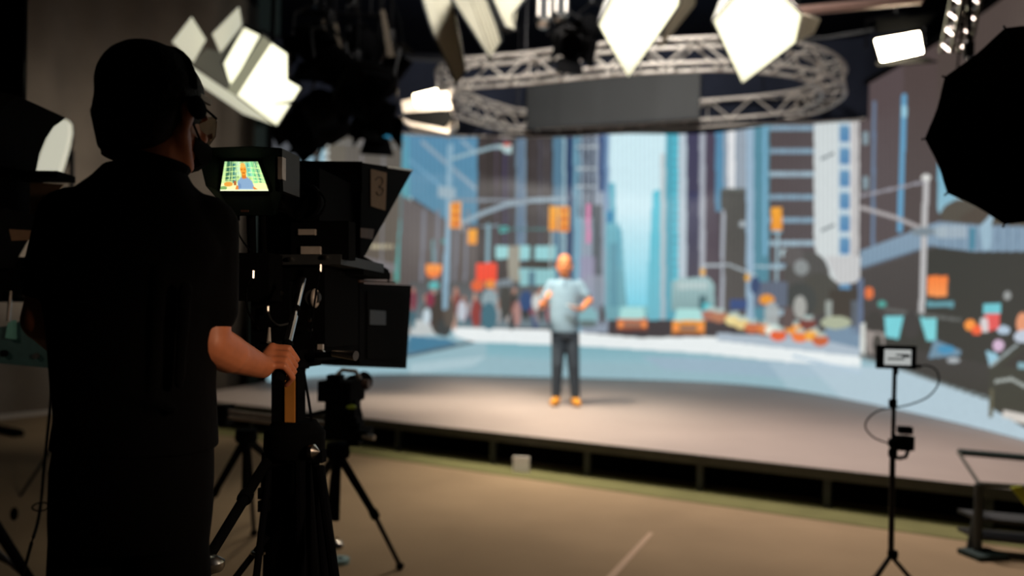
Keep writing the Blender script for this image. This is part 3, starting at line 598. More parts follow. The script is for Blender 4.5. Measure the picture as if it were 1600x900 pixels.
# strips and fittings seen in the cluster
for i, (x0, y0, x1, y1, d, wd, lab) in enumerate([(598,15,608,88,6.5,.05,'tall beige strip hanging at the right of the lamp cluster'),(507,30,502,84,6.7,.04,'dim beige strip hanging at the left of the lamp cluster'),(524,36,529,88,6.8,.05,'faint greenish strip hanging in the middle of the lamp cluster')]):
    a, b_ = W(x0, y0, d), W(x1, y1, d); root = empty('hanging_strap', a, 0, lab, 'strap', 'cloth straps among the hanging lamps')
    MB().prism([a-Vector((wd*.4,0,0)), a+Vector((wd*.3,0,0)), b_+Vector((wd,0,0)), b_-Vector((wd*.4,0,0))], (0,.01,0)).build('strap_cloth', M['strapm'], root)
    MB().tube(a, (a.x, a.y, 6.6), .006).build('cord', M['blackmetal'], root)
for (x, y, d, lab) in [(849,20,7.3,'pale boxy lamp head between the cloth flap and bright diamond'), (876,14,7.5,'second pale lamp head beside the bright diamond, farther right')]:
    p = W(x, y, d); root = empty('lamp_head', p, .4, lab, 'stage lamp')
    MB().box((p.x, p.y, p.z+.04), (.12,.1,.26), .4).build('lamp_case', M['grey'], root, bevel=.015); MB().lathe([(0,0),(.05,0),(.06,.03),(.0,.05)], p+Vector((0,-.03,-.11)), (0,-.3,-1)).build('lens', M['steel'], root)
    for s in (-.05, .05): MB().tube(p+Vector((s,-.06,-.06)), p+Vector((s,-.06,.2)), .012).build('side_rail', M['alu'], root)
    MB().tube(p+Vector((0,0,.15)), (p.x, p.y, 6.6), .012).build('hanging_rod', M['blackmetal'], root)
# ladder truss upper right
a, b_ = W(1492,82,5.2), W(1524,-70,5.0)
lt, _ = truss('ladder_truss', 'short narrow truss hanging down at the top right corner', [a.lerp(b_, i/12) for i in range(13)], False, .13, .13, 8, r=.012, m=M['steel'])
MB().tube(b_, (b_.x, b_.y, 6.6), .012).build('hanging_rod', M['blackmetal'], lt)
# black umbrella at the right edge
um = empty('black_umbrella', (1.95, 2.6, 0), 0, 'large black scallop-edged studio umbrella entering from the right edge', 'umbrella')
apex = W(1690, 150, 2.95); axis = (W(1560,250,2.3)-apex).normalized(); axis = Vector((-.55,-.75,-.36)).normalized()
x, y, d = frame_of(axis); Rr = .385; nr = 10; mbu = MB(); rows = []
rim_c = W(1630,196,2.75); apex = rim_c-d*.30
for j in range(1, 9):
    t = j/8; row = []
    for k in range(nr*6):
        a_ = 2*math.pi*k/(nr*6); sc = 1-.07*t*abs(math.sin(a_*nr/2)) ; row.append(apex+d*(.30*t*t)+(x*math.cos(a_)+y*math.sin(a_))*Rr*t*sc)
    rows.append(row)
inner = [[p+d*.006 for p in r] for r in rows]
mbu.rings(rows+inner[::-1]); mbu.build('canopy', M['matte'], um)
for k in range(nr):
    a_ = 2*math.pi*k/nr; v = x*math.cos(a_)+y*math.sin(a_); MB().path([apex+d*(.30*t*t+.012)+v*Rr*t for t in (0,.25,.5,.75,1.02)], .004, 6).build('rib', M['blackmetal'], um)
MB().tube(apex-d*.06, apex+d*.75, .006).build('shaft', M['blackmetal'], um)
q = apex+d*.5; MB().tube(q, (q.x, q.y, .0), .014).build('stand_pole', M['blackmetal'], um)
for a_ in (.5, 2.6, 4.7): MB().tube((q.x, q.y, .4), (q.x+.38*math.cos(a_), q.y+.38*math.sin(a_), .01), .01).build('leg', M['blackmetal'], um)
# ---------------------------------------------------------------- small floor things
wc = WZ(814, 738, 0); t = empty('white_card', wc, .3, 'small white folded card on the carpet beside the stage front', 'card')
MB().prism([wc+Vector(p) for p in ((-.07,0,0),(.07,-.02,0),(.07,.0,.13),(-.07,.02,.13))], (0,.008,0)).build('card_front', M['white'], t)
MB().prism([wc+Vector(p) for p in ((-.07,.07,0),(.07,.05,0),(.07,.008,.13),(-.07,.028,.13))], (0,.008,0)).build('card_back', M['white'], t)
a, b_, c, e = WZ(1014,832,0), WZ(1021,834,0), WZ(958,906,0), WZ(945,904,0)
tag(MB().prism([p+Vector((0,0,.001)) for p in (a, b_, c, e)], (0,0,.002)).build('floor_tape', mat('pale tan tape', (186,158,132), .7, nz=.05)), 'pale straight strip of tape on the carpet near centre bottom', 'tape')
for (x, y, r_, h_, m, lab) in [(531,880,.05,.025,'bluedisc','pale blue-grey flat roll lying on carpet right of the pedestal'), (526,856,.04,.045,'chrome','shiny rounded metal dome on carpet behind the blue-grey roll')]:
    p = WZ(x, y, 0); o_ = empty('tape_roll' if m == 'bluedisc' else 'metal_dome', p, 0, lab, 'roll' if m == 'bluedisc' else 'dome')
    if m == 'bluedisc':
        MB().lathe([(.02,0),(r_,0),(r_,h_),(.02,h_),(.02,0)], p, seg=32).build('outer_roll', M[m], o_); MB().lathe([(.015,0),(.02,0),(.02,h_+.001),(.015,h_+.001),(.015,0)], p).build('core', M['grey'], o_)
    else:
        MB().lathe([(r_,0)]+[(r_*math.cos(a), h_*math.sin(a)) for a in (.2,.5,.8,1.1,1.4,1.56)], p, seg=32).build('shell', M[m], o_); MB().lathe([(.006,h_),(.008,h_+.01),(0,h_+.012)], p).build('knob', M['black'], o_)
# ---------------------------------------------------------------- light stand with small monitor
bp = WZ(1390, 925, 0); ls = empty('monitor_stand', bp, 0, 'thin black tripod stand on the right carrying a small monitor', 'stand'); Yb = bp.y
def Q(px, py, dy=0): return W(px, py, Yb+dy)
MB().tube(Q(1392,872), Q(1395,690), .014).build('pole_lower', M['blackmetal'], ls)
MB().tube(Q(1395,700), Q(1398,575), .010).build('pole_upper', M['blackmetal'], ls)
for y_, r_ in ((630,.019),(692,.022),(708,.021),(866,.024)): p = Q(1395,y_); MB().lathe([(r_*.8,0),(r_,.006),(r_,.035),(r_*.8,.04)], p-Vector((0,0,.02))).build('collar', M['black'], ls)
hub = Q(1392,868)
for a_ in (-.4, 1.6, 3.5):
    ft = Vector((bp.x+.15*math.cos(a_), bp.y+.15*math.sin(a_), .012)); l_ = MB().tube(hub, ft, .011).build('leg', M['blackmetal'], ls); MB().ell(ft, (.018,.018,.012)).build('rubber_foot', M['black'], l_)
mo = empty('small_monitor', Q(1400,577), 0, 'small lit monitor on top of the thin black stand', 'monitor')
c = Q(1400,558); MB().box(c, (.185,.03,.115), 0).build('casing', M['black'], mo, bevel=.006)
MB().box(c-Vector((0,.0165,0)), (.13,.004,.075)).build('screen', mat('pale monitor picture', (60,60,60), .4, emit=(196,200,198), strength=.75, nz=.01), mo)
for dz, x0, x1 in ((.012,-.01,.055),(-.008,-.05,.03),(.004,.02,.06)): MB().box(c+Vector(((x0+x1)/2,-.0195,dz)), (x1-x0,.002,.008)).build('screen_bar', M['grey'], mo)
MB().tube(c-Vector((0,0,.055)), c-Vector((0,0,.085)), .012).build('mount', M['blackmetal'], mo)
MB().box(Q(1428,572), (.06,.02,.018)).build('side_bracket', M['blackmetal'], mo)
sc_ = empty('clamped_camera', Q(1412,690), 0, 'small black camera clamped halfway up the thin monitor stand', 'camera')
MB().box(Q(1412,692), (.075,.06,.07), .1).build('camera_body', M['black'], sc_, bevel=.006); MB().box(Q(1414,672), (.06,.05,.035), -.2).build('grip_head', M['black'], sc_, bevel=.006)
MB().lathe([(0,0),(.022,0),(.024,.03),(.02,.05),(0,.05)], Q(1418,694)+Vector((0,.02,0)), (.3,1,0)).build('lens', M['gloss'], sc_)
MB().path([Q(1397,714),Q(1405,716),Q(1415,714),Q(1419,704),Q(1417,698)], .010).build('clamp_arm', M['blackmetal'], sc_)
cab_ = empty('stand_cable', Q(1398,640), 0, 'thin black cable looping around the thin monitor stand', 'cable')
MB().path(crom([Q(1428,575),Q(1448,571),Q(1464,580,.05),(Q(1466,600,.08)),Q(1450,620,.08),Q(1422,632,.04),Q(1397,637),Q(1372,642,-.03),Q(1355,656,-.05),Q(1353,670,-.05),Q(1366,684,-.04),Q(1386,692,-.02)], 5), .004, 6).build('cable_loop', M['black'], cab_)
# ---------------------------------------------------------------- step unit at the right edge
def Gp(px, py, Y): return W(px, py, Y)
st = empty('step_unit', (3.0, 4.3, 0), 0, 'black metal step frame standing against the stage at the right edge', 'steps')
Ys = 4.45
tp = [W(1497,706,Ys+.35), W(1680,722,Ys+.1), W(1700,768,Ys-.3), W(1530,756,Ys-.15)]
ab = [(0,1,.022),(1,2,.014),(2,3,.014),(3,0,.010)]
for i, j, r_ in ab: MB().tube(tp[i], tp[j], r_).build('top_rail', M['trim'] if i != 0 else M['post'], st)
MB().tube(tp[0].lerp(tp[1], .62), tp[3].lerp(tp[2], .62), .02).build('cross_rail', M['blackmetal'], st)
fr_ = tp[3]; MB().tube(fr_, Vector((fr_.x-.0, fr_.y, .0)), .024).build('leg', M['postm'], st)
MB().tube(fr_+Vector((.05,.05,0)), Vector((fr_.x-.02, fr_.y+.05, .0)), .018).build('leg', M['postm'], st)
q = tp[2]; MB().tube(q, Vector((q.x, q.y, 0)), .024).build('leg', M['postm'], st)
for z_ in (.09, .20): MB().prism([Vector((fr_.x, fr_.y, z_)), Vector((q.x, q.y-.02, z_)), Vector((q.x, q.y+.2, z_)), Vector((fr_.x, fr_.y+.2, z_))], (0,0,.02)).build('tread', M['grey'], st)
MB().box((fr_.x+.02, fr_.y-.02, .015), (.2,.16,.03), .2).build('foot_plate', M['post'], st, bevel=.005)
a, b_ = W(1580,762,4.1), W(1612,800,4.1); MB().prism([a, a+Vector((.06,0,.01)), b_+Vector((.06,0,.02)), b_], (0,.01,0)).build('safety_tape', M['yellow'], st)
# ---------------------------------------------------------------- people
def finger(mb, pts, r0, r1):
    n = len(pts)-1
    for i in range(n):
        a = r0+(r1-r0)*i/n; b = r0+(r1-r0)*(i+1)/n; mb.cap(pts[i], pts[i+1], a, b, 10)
def open_hand(mb, wrist, d, palm_n, thumb_side, s=1.0, curl=.5):
    # d: wrist to knuckles, palm_n: direction the palm faces, fingers curl toward palm_n
    d = Vector(d).normalized(); pn = Vector(palm_n); pn = (pn-d*pn.dot(d)).normalized(); sd = Vector(thumb_side); sd = (sd-d*sd.dot(d)-pn*sd.dot(pn)).normalized()
    w = Vector(wrist)
    for q, r in ((-.028,.013),(-.01,.015),(.01,.015),(.028,.014)): mb.cap(w+sd*q*.55*s, w+d*.085*s+sd*q*s, .016*s, r*s, 10)
    L = (.040, .046, .043, .034)
    for i, q in enumerate((.030, .010, -.011, -.030)):
        p = w+d*.09*s+sd*q*s; ang = 0; P = [p]
        for k, f in enumerate((1, .68, .55)):
            ang += curl*(.6+.25*k)+.05*i; p = p+(d*math.cos(ang)+pn*math.sin(ang)+sd*q*1.5)*L[i]*f*s; P.append(p)
        finger(mb, P, .0088*s, .0068*s)
    t0 = w+d*.025*s+sd*.024*s+pn*.006*s; t1 = t0+(d*.6+sd*.75+pn*.3).normalized()*.038*s; t2 = t1+(d*.8+sd*.3+pn*.4).normalized()*.032*s; t3 = t2+(d*.9+pn*.4).normalized()*.024*s
    finger(mb, [t0, t1, t2, t3], .0125*s, .0085*s)
def head(mb, c, fwd, up, s=1.0):
    f = Vector(fwd).normalized(); u = Vector(up); u = (u-f*u.dot(f)).normalized(); r = f.cross(u)
    R = Matrix((r, f, u)).transposed()
    def P(x, y, z): return Vector(c)+R @ Vector((x*s, y*s, z*s))
    mb.ell(P(0,-.012,.030), (.076*s,.096*s,.086*s), R=R)          # cranium
    mb.ell(P(0,.022,-.030), (.063*s,.070*s,.085*s), R=R)           # face block
    mb.ell(P(0,.048,-.085), (.034*s,.036*s,.030*s), R=R)          # chin
    for sx in (-1, 1):
        mb.cap(P(sx*.058,-.005,-.045), P(sx*.026,.052,-.090), .020*s, .018*s)     # jaw
        mb.ell(P(sx*.038,.072,-.028), (.020*s,.016*s,.016*s), R=R) # cheek
        mb.ell(P(sx*.078,-.012,-.012), (.010*s,.020*s,.032*s), R=R) # ear
        mb.cap(P(sx*.012,.090,.022), P(sx*.045,.078,.018), .010*s, .008*s)   # brow
    mb.cap(P(0,.090,.008), P(0,.110,-.026), .009*s, .014*s)   # nose
    mb.ell(P(0.010,.100,-.030), (.009*s,.010*s,.008*s), R=R); mb.ell(P(-.010,.100,-.030), (.009*s,.010*s,.008*s), R=R)
    mb.ell(P(0,.090,-.055), (.024*s,.012*s,.007*s), R=R); mb.ell(P(0,.087,-.066), (.020*s,.012*s,.008*s), R=R)
    return P, R
# ---- presenter
pc_ = WZ(882, 633, SZ); YP = pc_.y
pre = empty('person', (pc_.x, pc_.y, SZ), 0, 'bald person in blue-grey polo and dark jeans standing on the stage', 'person')
def S(px, py, dy=0.0): return W(px, py, YP+dy)
bd = MB(); Hp, HR = head(bd, S(882,414), (-.12,-1,-.05), (0,0,1), 1.13)
bd.cap(S(882,424,.02), S(883,440,.03), .058, .06)
bd.loft([(S(883,520,.02),.15,.10),(S(883,500,.02),.155,.11),(S(883,470,.02),.17,.115),(S(883,448,.03),.17,.11),(S(883,438,.03),.10,.08)])
shL, shR = S(862,446,.02), S(905,446,.02); elL, elR = S(847,478,.02), S(921,470,-.02); wrL, wrR = S(852,474,-.21), S(909,483,-.21)
for sh, el, wr in ((shL,elL,wrL),(shR,elR,wrR)): bd.cap(sh, el, .056, .044); bd.cap(el, wr, .044, .029)
open_hand(bd, wrL, Vector((.1,-.65,.75)), (.8,.3,0), (.3,.8,.3), 1.0, .5)
open_hand(bd, wrR, Vector((-.75,-.5,-.05)), (0,-.1,1), (0,-1,0), 1.0, .35)
hipL, hipR = S(873,524,.02), S(893,524,.02); knL, knR = S(871,570,-.02), S(896,572,-.01); anL, anR = S(869,620,.03), S(899,622,.03)
for h_, k_, a_ in ((hipL,knL,anL),(hipR,knR,anR)): bd.cap(h_, k_, .08, .056); bd.cap(k_, a_, .056, .038)
for a_, dx in ((anL,-.35),(anR,.12)): bd.cap(a_, Vector((a_.x, a_.y-.02, SZ+.05)), .035, .035); bd.cap(Vector((a_.x, a_.y-.0, SZ+.042)), Vector((a_.x+dx*.12, a_.y-.14, SZ+.036)), .034, .03)
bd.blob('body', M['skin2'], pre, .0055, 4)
sh_ = MB(); sh_.loft([(S(881,519,.02),.176,.13),(S(881,505,.02),.178,.135),(S(882,480,.02),.183,.135),(S(883,458,.025),.196,.13),(S(883,446,.03),.19,.12),(S(883,440,.03),.14,.10),(S(883,436,.03),.075,.072)], seg=36)
for sh, el in ((shL,elL),(shR,elR)): sh_.cap(sh, sh.lerp(el, .62), .073, .068)
sh_.blob('polo_shirt', M['polo'], pre, .008, 6)
cl = MB(); cl.path([S(883,437,.03)+Vector((.072*math.cos(a), .07*math.sin(a), 0)) for a in [k*math.pi/8 for k in range(16)]], .014, 8, True); cl.build('collar', M['polo'], pre)
MB().box(S(883,444,-.09), (.022,.01,.1)).build('placket', mat('darker polo trim', (100,128,150), .8, nz=.05), pre)
jn = MB(); jn.loft([(S(883,528,.02),.16,.12),(S(883,514,.02),.162,.122)], seg=36)
for h_, k_, a_ in ((hipL,knL,anL),(hipR,knR,anR)): jn.cap(h_, k_, .096, .075); jn.cap(k_, a_+Vector((0,0,.02)), .075, .058)
jn.blob('jeans', M['jeans'], pre, .008, 6)
for a_, dx in ((anL,-.35),(anR,.12)):
    bt = MB(); bt.cap(Vector((a_.x, a_.y, SZ+.055)), Vector((a_.x, a_.y, SZ+.12)), .052, .055); bt.cap(Vector((a_.x, a_.y+.01, SZ+.046)), Vector((a_.x+dx*.13, a_.y-.17, SZ+.042)), .046, .042)
    o_ = bt.blob('boot', M['boots'], pre, .006, 4); MB().loft([(Vector((a_.x+dx*.05, a_.y-.07, SZ+.002)),.055,.15),(Vector((a_.x+dx*.05, a_.y-.07, SZ+.022)),.055,.15)]).build('sole', M['brownp'], o_)
eb = MB(); [eb.ell(Hp(sx*.030,.082,.004), (.013,.008,.008)) for sx in (-1,1)]; eb.build('eyes', M['ink'], pre) if False else None
for sx in (-1, 1): MB().ell(Hp(sx*.031,.080,.002), (.012,.008,.007)).build('eye', M['black'], pre)
ph = empty('cue_card', wrR, 0, 'small white card in the presenter\'s open hand', 'card')
hc = wrR+Vector((-.10,-.075,.03)); MB().prism([hc+Vector(p) for p in ((-.09,-.03,.012),(.05,-.03,0),(.05,.05,0),(-.09,.05,.012))], (0,0,.006)).build('card_sheet', M['white'], ph)
MB().prism([hc+Vector(p) for p in ((-.07,-.02,.0185),(.03,-.02,.0085),(.03,-.015,.0085),(-.07,-.015,.0185))], (0,0,.001)).build('printed_line', M['grey'], ph)
# ---- operator
YO = 1.45
opx = W(212, 860, YO)
ope = empty('person', (opx.x, YO, 0), 0, 'person in black T-shirt seen from behind, gripping the camera pan bar', 'person')
def O(px, py, dy=0.0): return W(px, py, YO+dy)
bd = MB(); hf = Vector((.30,1,-.14)); Ho, HRo = head(bd, O(246,178,0), hf, (-.05,.12,1), 1.0)
bd.cap(O(243,215,-.01), O(232,262,-.0), .054, .06)
bd.loft([(O(205,838,0),.105,.085),(O(206,780,0),.128,.10),(O(210,700,0),.128,.098),(O(212,620,0),.125,.09),(O(212,520,0),.135,.10),(O(212,400,0),.155,.105),(O(214,340,0),.135,.09),(O(222,295,0),.08,.07),(O(230,262,0),.06,.06)])
oL, oR = O(119,350,-.02), O(318,358,.03); eL, eR = O(72,500,-.04), O(326,535,.02); wL, wR = O(150,585,.22), W(409,573,1.66)
bd.cap(oL, eL, .055, .043); bd.cap(eL, wL, .043, .028); bd.cap(oR, eR, .054, .043)
mid = eR.lerp(wR, .35)+Vector((0,0,-.004)); bd.cap(eR, mid, .044, .042); bd.cap(mid, wR, .042, .027)
open_hand(bd, wL, Vector((.3,1,0)), (.6,0,-.4), (0,0,1), 1.0, 1.0)
# right hand gripping the bar
bA, bB = W(474, 436, 2.0), W(434, 600, 1.66); bx = (bA-bB).normalized(); grip = W(441, 566, 1.70)
grip = bB+bx*((grip-bB).dot(bx))
view = Vector((0,0,EYE))-grip; view.normalize(); lft = Vector((-1,0,0)); lft = (lft-bx*lft.dot(bx)).normalized(); tow = bx.cross(lft);
if tow.dot(view) < 0: tow = -tow
def cyl(a, R_, s_): return grip+bx*s_+(lft*math.cos(a)+tow*math.sin(a))*R_
kn = [.034, .012, -.010, -.031]
for i, s_ in enumerate(kn):
    mb_base = wR+Vector((0,0,.0))+bx*(s_*.45); k0 = cyl(.95, .038, s_)
    bd.cap(mb_base, k0, .017, .0125, 10)
    k1 = cyl(2.05, .032, s_-.002); k2 = cyl(3.3, .029, s_-.004); k3 = cyl(4.3, .027, s_-.004)
    finger(bd, [k0, k1, k2, k3], .0098 if i < 3 else .0088, .0074)
bd.cap(wR, cyl(.2, .030, .0), .026, .020); bd.cap(wR, cyl(.3,.034,-.02), .024, .016)
finger(bd, [wR+bx*.012, cyl(0.0, .034, .040), cyl(-.9, .028, .056), cyl(-2.0, .027, .064)], .0135, .0085)
for sx, kx in ((-1, 150), (1, 268)):
    hp_ = O(203+sx*56, 830, 0); kn_ = Vector((hp_.x+sx*.030, hp_.y+.02, .48)); an_ = Vector((hp_.x+sx*.05, hp_.y-.01, .10))
    bd.cap(hp_, kn_, .072, .055); bd.cap(kn_, an_, .055, .038); bd.cap(an_, (an_.x, an_.y, .05), .036, .034); bd.cap((an_.x, an_.y-.02, .045), (an_.x+sx*.02, an_.y+.15, .038), .034, .03)
bd.blob('body', M['skin'], ope, .0042, 4)
# T-shirt
ts = MB(); ts.loft([(O(213,700,0),.151,.124),(O(216,650,0),.145,.122),(O(212,600,0),.147,.12),(O(211,530,0),.152,.122),(O(208,450,0),.166,.128),(O(208,390,-.005),.178,.128),(O(210,345,-.005),.160,.118),(O(216,310,0),.125,.100),(O(224,282,0),.088,.082),(O(228,262,0),.070,.072)], seg=40, pw=2.2)
ts.cap(oL, oL.lerp(eL, .60), .072, .062); ts.cap(oR, oR.lerp(eR, .70), .070, .060)
ts.cap(O(224,286,-.02), oL+Vector((.01,0,.0)), .062, .062); ts.cap(O(238,296,-.01), oR+Vector((-.01,0,.0)), .062, .058)
for k, (x0, y0, x1, y1) in enumerate([(120,420,150,560),(180,400,200,600),(250,420,238,640),(290,450,280,600),(150,600,270,640),(100,380,170,430)]): ts.cap(O(x0,y0,-.112), O(x1,y1,-.104), .013, .010)
ts.blob('t_shirt', M['tee'], ope, .006, 5)
cm = MB(); cc = O(229,258,0); cm.path([cc+Vector((.070*math.cos(a), .068*math.sin(a), -.012*math.cos(a)+.008)) for a in [k*math.pi/10 for k in range(20)]], .011, 8, True); cm.build('collar', M['tee'], ope)
tr = MB(); tr.loft([(O(205,845,0),.146,.118),(O(207,800,0),.150,.120),(O(209,740,0),.150,.120),(O(212,690,0),.146,.118)], seg=36)
for sx in (-1, 1):
    hp_ = O(203+sx*56, 830, 0); kn_ = Vector((hp_.x+sx*.030, hp_.y+.02, .48)); an_ = Vector((hp_.x+sx*.05, hp_.y-.01, .12))
    tr.cap(hp_, kn_, .080, .072); tr.cap(kn_, an_, .072, .064)
tr.blob('trousers', M['pants'], ope, .007, 5)
for sx in (-1, 1):
    hp_ = O(203+sx*56, 830, 0); ax, ay = hp_.x+sx*.05, hp_.y-.01
    s_ = MB(); s_.cap((ax, ay, .06), (ax, ay, .10), .05, .05); s_.cap((ax, ay-.03, .047), (ax+sx*.02, ay+.19, .043), .046, .042); so = s_.blob('shoe', M['black'], ope, .006, 4)
    MB().loft([(Vector((ax+sx*.01, ay+.07, .002)),.052,.155),(Vector((ax+sx*.01, ay+.07, .02)),.052,.155)]).build('sole', M['grey'], so)
# hair, ear piece, mask, glasses
hr = MB(); hr.ell(Ho(0,-.018,.036), (.089,.108,.096), R=HRo); hr.ell(Ho(0,-.050,-.012), (.080,.072,.080), R=HRo); hr.cap(Ho(-.045,-.075,-.03), Ho(-.052,-.068,-.082), .030, .014); hr.cap(Ho(.02,-.080,-.03), Ho(.010,-.070,-.075), .035, .02); hr.cap(Ho(-.02,-.085,-.03), Ho(-.022,-.074,-.078), .034, .018)
for k in range(60):
    a = k*2.399; z = -.02+.10*((k*7) % 60)/60; r_ = math.sqrt(max(0.05, 1-((z-.036)/.1)**2)); y_ = -abs(math.cos(a))*.104*r_-.014; x_ = math.sin(a)*.085*r_
    hr.cap(Ho(x_*.97, y_*.97, z), Ho(x_*1.0, y_*.98, z-.03), .009, .006, 8)
hr.blob('hair', M['hair'], ope, .0045, 6)
hs = MB(); hs.path([Ho(.090*math.cos(t), -.008+.0*math.sin(t), .036+.096*math.sin(t)) for t in [math.pi*k/14 for k in range(15)]], .0055, 8); hset = hs.build('headset_band', M['gloss'], ope)
for sx in (-1, 1): MB().lathe([(0,0),(.018,0),(.022,.005),(.022,.012),(.016,.016),(0,.017)], Ho(sx*.084,.0,.0), HRo @ Vector((sx,0,0))).build('ear_cup', M['black'], hset)
MB().box(Ho(.079,.036,.034), (.006,.030,.012), R=HRo).build('side_clip', M['steel'], hset)
mk = MB(); mk.rings([[Ho(.050*math.cos(a)*q*1.28, .085+o_+(-.05 if abs(math.cos(a)) > .8 and q > .9 else 0)*.8, -.052+.042*math.sin(a)*q) for a in [k*math.pi/8 for k in range(16)]] for q, o_ in ((1,-.010),(.85,.012),(.5,.030),(.15,.036))]); mk.build('face_mask', M['matte'], ope)
MB().path([Ho(.060,.050,-.040), Ho(.078,.010,-.030), Ho(.084,-.018,-.014)], .0025, 6).build('mask_strap', M['matte'], ope)
gm = MB(); gm.rings([[Ho(x*1.0, .116-6.5*x*x+o_, z) for x, z in ((-.062,-.018),(-.03,-.028),(.03,-.028),(.062,-.018),(.066,.012),(.05,.030),(-.05,.030),(-.066,.012))] for o_ in (0, .003)]); gm.build('spectacle_lens', M['lens'], ope)
MB().path([Ho(.066,.088,.018), Ho(.078,.04,.016), Ho(.086,-.005,.008)], .0025, 6).build('spectacle_arm', M['gloss'], ope)
# ---------------------------------------------------------------- main camera rig (local frame: +y forward to the presenter)
RO = W(441, 640, 2.1); RO.z = 0; RA = -math.radians(9.6); fw = Vector((math.sin(-RA), math.cos(RA), 0)); rt = Vector((math.cos(RA), math.sin(RA), 0)); UP = Vector((0,0,1))
RR = Matrix.Rotation(RA, 3, 'Z')
def T(px, py, a):      # point on the view ray at forward distance a from the column
    d = ray(px, py); o = Vector((0,0,EYE)); t = ((RO-o).dot(fw)+a)/d.dot(fw); return o+d*t
def quad(pxs, a): return [T(x, y, a) for x, y in pxs]
ped = empty('camera_pedestal', RO, RA, 'tall black pedestal tripod with amber strip carrying the teleprompter camera', 'camera support')
# column
def vprism(xa, xb, ya, yb, a, depth): return MB().prism(quad([(xa,ya),(xb,ya),(xb,yb),(xa,yb)], a), fw*depth)
vprism(424, 444, 560, 700, 0, .06).build('column', M['black'], ped, bevel=.004)
vprism(445, 460, 578, 676, -.006, .05).build('amber_strip', M['wood'], ped, bevel=.002)
vprism(461, 465, 575, 690, .0, .05).build('column_edge', M['black'], ped)
zc = T(455, 680, 0).z
MB().lathe([(.0,0),(.075,0),(.085,.02),(.085,.07),(.06,.10),(0,.10)], T(460,712,.03)).build('collar', M['black'], ped)
MB().box(T(452,735,.03), (.12,.10,.11), R=RR).build('lock_housing', M['black'], ped, bevel=.012)
MB().prism(quad([(416,700),(478,700),(486,905),(410,905)], .02), fw*.08).build('lower_mast', M['black'], ped, bevel=.006)
MB().lathe([(.0,0),(.018,0),(.02,.012),(.012,.02),(.0,.03)], T(484,705,-.04), rt).build('lock_knob', M['steel'], ped)
for k in (0, 1): MB().box(T(496,708+k*8,-.02), (.04,.03,.02), R=RR).build('lever', M['black'], ped, bevel=.004)
ctr = T(448, 715, .05)
legs = [(318,884,-.42),(520,930,-.15),(372,1010,-.62),(545,800,.55)]
for px, py, a in legs[:2]+[legs[3]]:
    top = T(430 if px < 430 else 478, 700, .04); foot = T(px, py, a)
    if foot.z < .03 or px != 318: foot = Vector((foot.x, foot.y, .05))
    lg = MB().tube(top, foot, .015, .012, 12).build('leg', M['black'], ped); MB().tube(top.lerp(foot, .45), top.lerp(foot, .50), .019).build('leg_clamp', M['black'], lg)
    MB().lathe([(0,0),(.03,0),(.034,.008),(.034,.02),(.02,.03),(0,.032)], Vector((foot.x+.012, foot.y, max(.02,foot.z-.01)))).build('wheel_cap', M['steel'], lg)
    MB().box((foot.x-.015, foot.y, max(.03,foot.z-.0)), (.05,.06,.05), R=RR).build('foot_bracket', M['black'], lg, bevel=.006)
for (xa, ya, xb, yb, a1, a2, r_) in ((492,712,508,905,.0,-.1,.011),(484,730,500,905,.05,.02,.008),(420,735,400,905,-.02,-.12,.010),(418,838,366,905,-.05,-.12,.009),(500,730,523,905,-.03,-.2,.013),(468,720,470,905,-.06,-.08,.016)):
    MB().tube(T(xa,ya,a1), T(xb,yb,a2), r_).build('strut', M['gloss'], ped)
for y_ in (790, 770): MB().box(T(414,y_,-.03), (.028,.03,.03), R=RR).build('bolt_block', M['black'], ped, bevel=.004)
MB().lathe([(.019,0),(.021,.002),(.021,.008),(.019,.010),(.0,.010)], T(404,866,-.08), UP).build('cup', M['chrome'], ped)
MB().lathe([(0,0),(.035,0),(.045,.02),(.045,.05),(.0,.055)], T(455,705,.02)).build('bowl', M['black'], ped)
# pan head (on the pedestal)
MB().box(T(455,558,.04), (.12,.14,.05), R=RR).build('pan_head', M['black'], ped, bevel=.01)
MB().lathe([(.0,0),(.055,0),(.06,.01),(.06,.05),(.0,.05)], T(452,575,.04)).build('pan_base', M['black'], ped)
pbr = MB(); pbr.tube(bA, bA.lerp(bB, .30), .0075); pbr.tube(bA.lerp(bB, .30), bA.lerp(bB, .40), .0055); pbr.tube(bA.lerp(bB, .40), bA.lerp(bB, .70), .0095); pb_ = pbr.build('pan_bar', M['steel'], ped)
MB().tube(bA.lerp(bB, .66), bB, .014).build('bar_grip', M['black'], pb_); MB().tube(bA.lerp(bB,.31), bA.lerp(bB,.34), .010).build('joint', M['black'], pb_)
MB().path([bA.lerp(bB,.62), bA.lerp(bB,.72)+Vector((-.02,0,0)), bA.lerp(bB,.8)+Vector((-.026,0,.0))], .0028, 6).build('zoom_wire', M['steel'], pb_)
MB().tube(T(520,552,-.03), T(556,556,-.05), .009, .014).build('tilt_handle', M['steel'], ped)
MB().tube(T(480,556,.0), T(524,553,-.03), .008).build('tilt_arm', M['black'], ped)
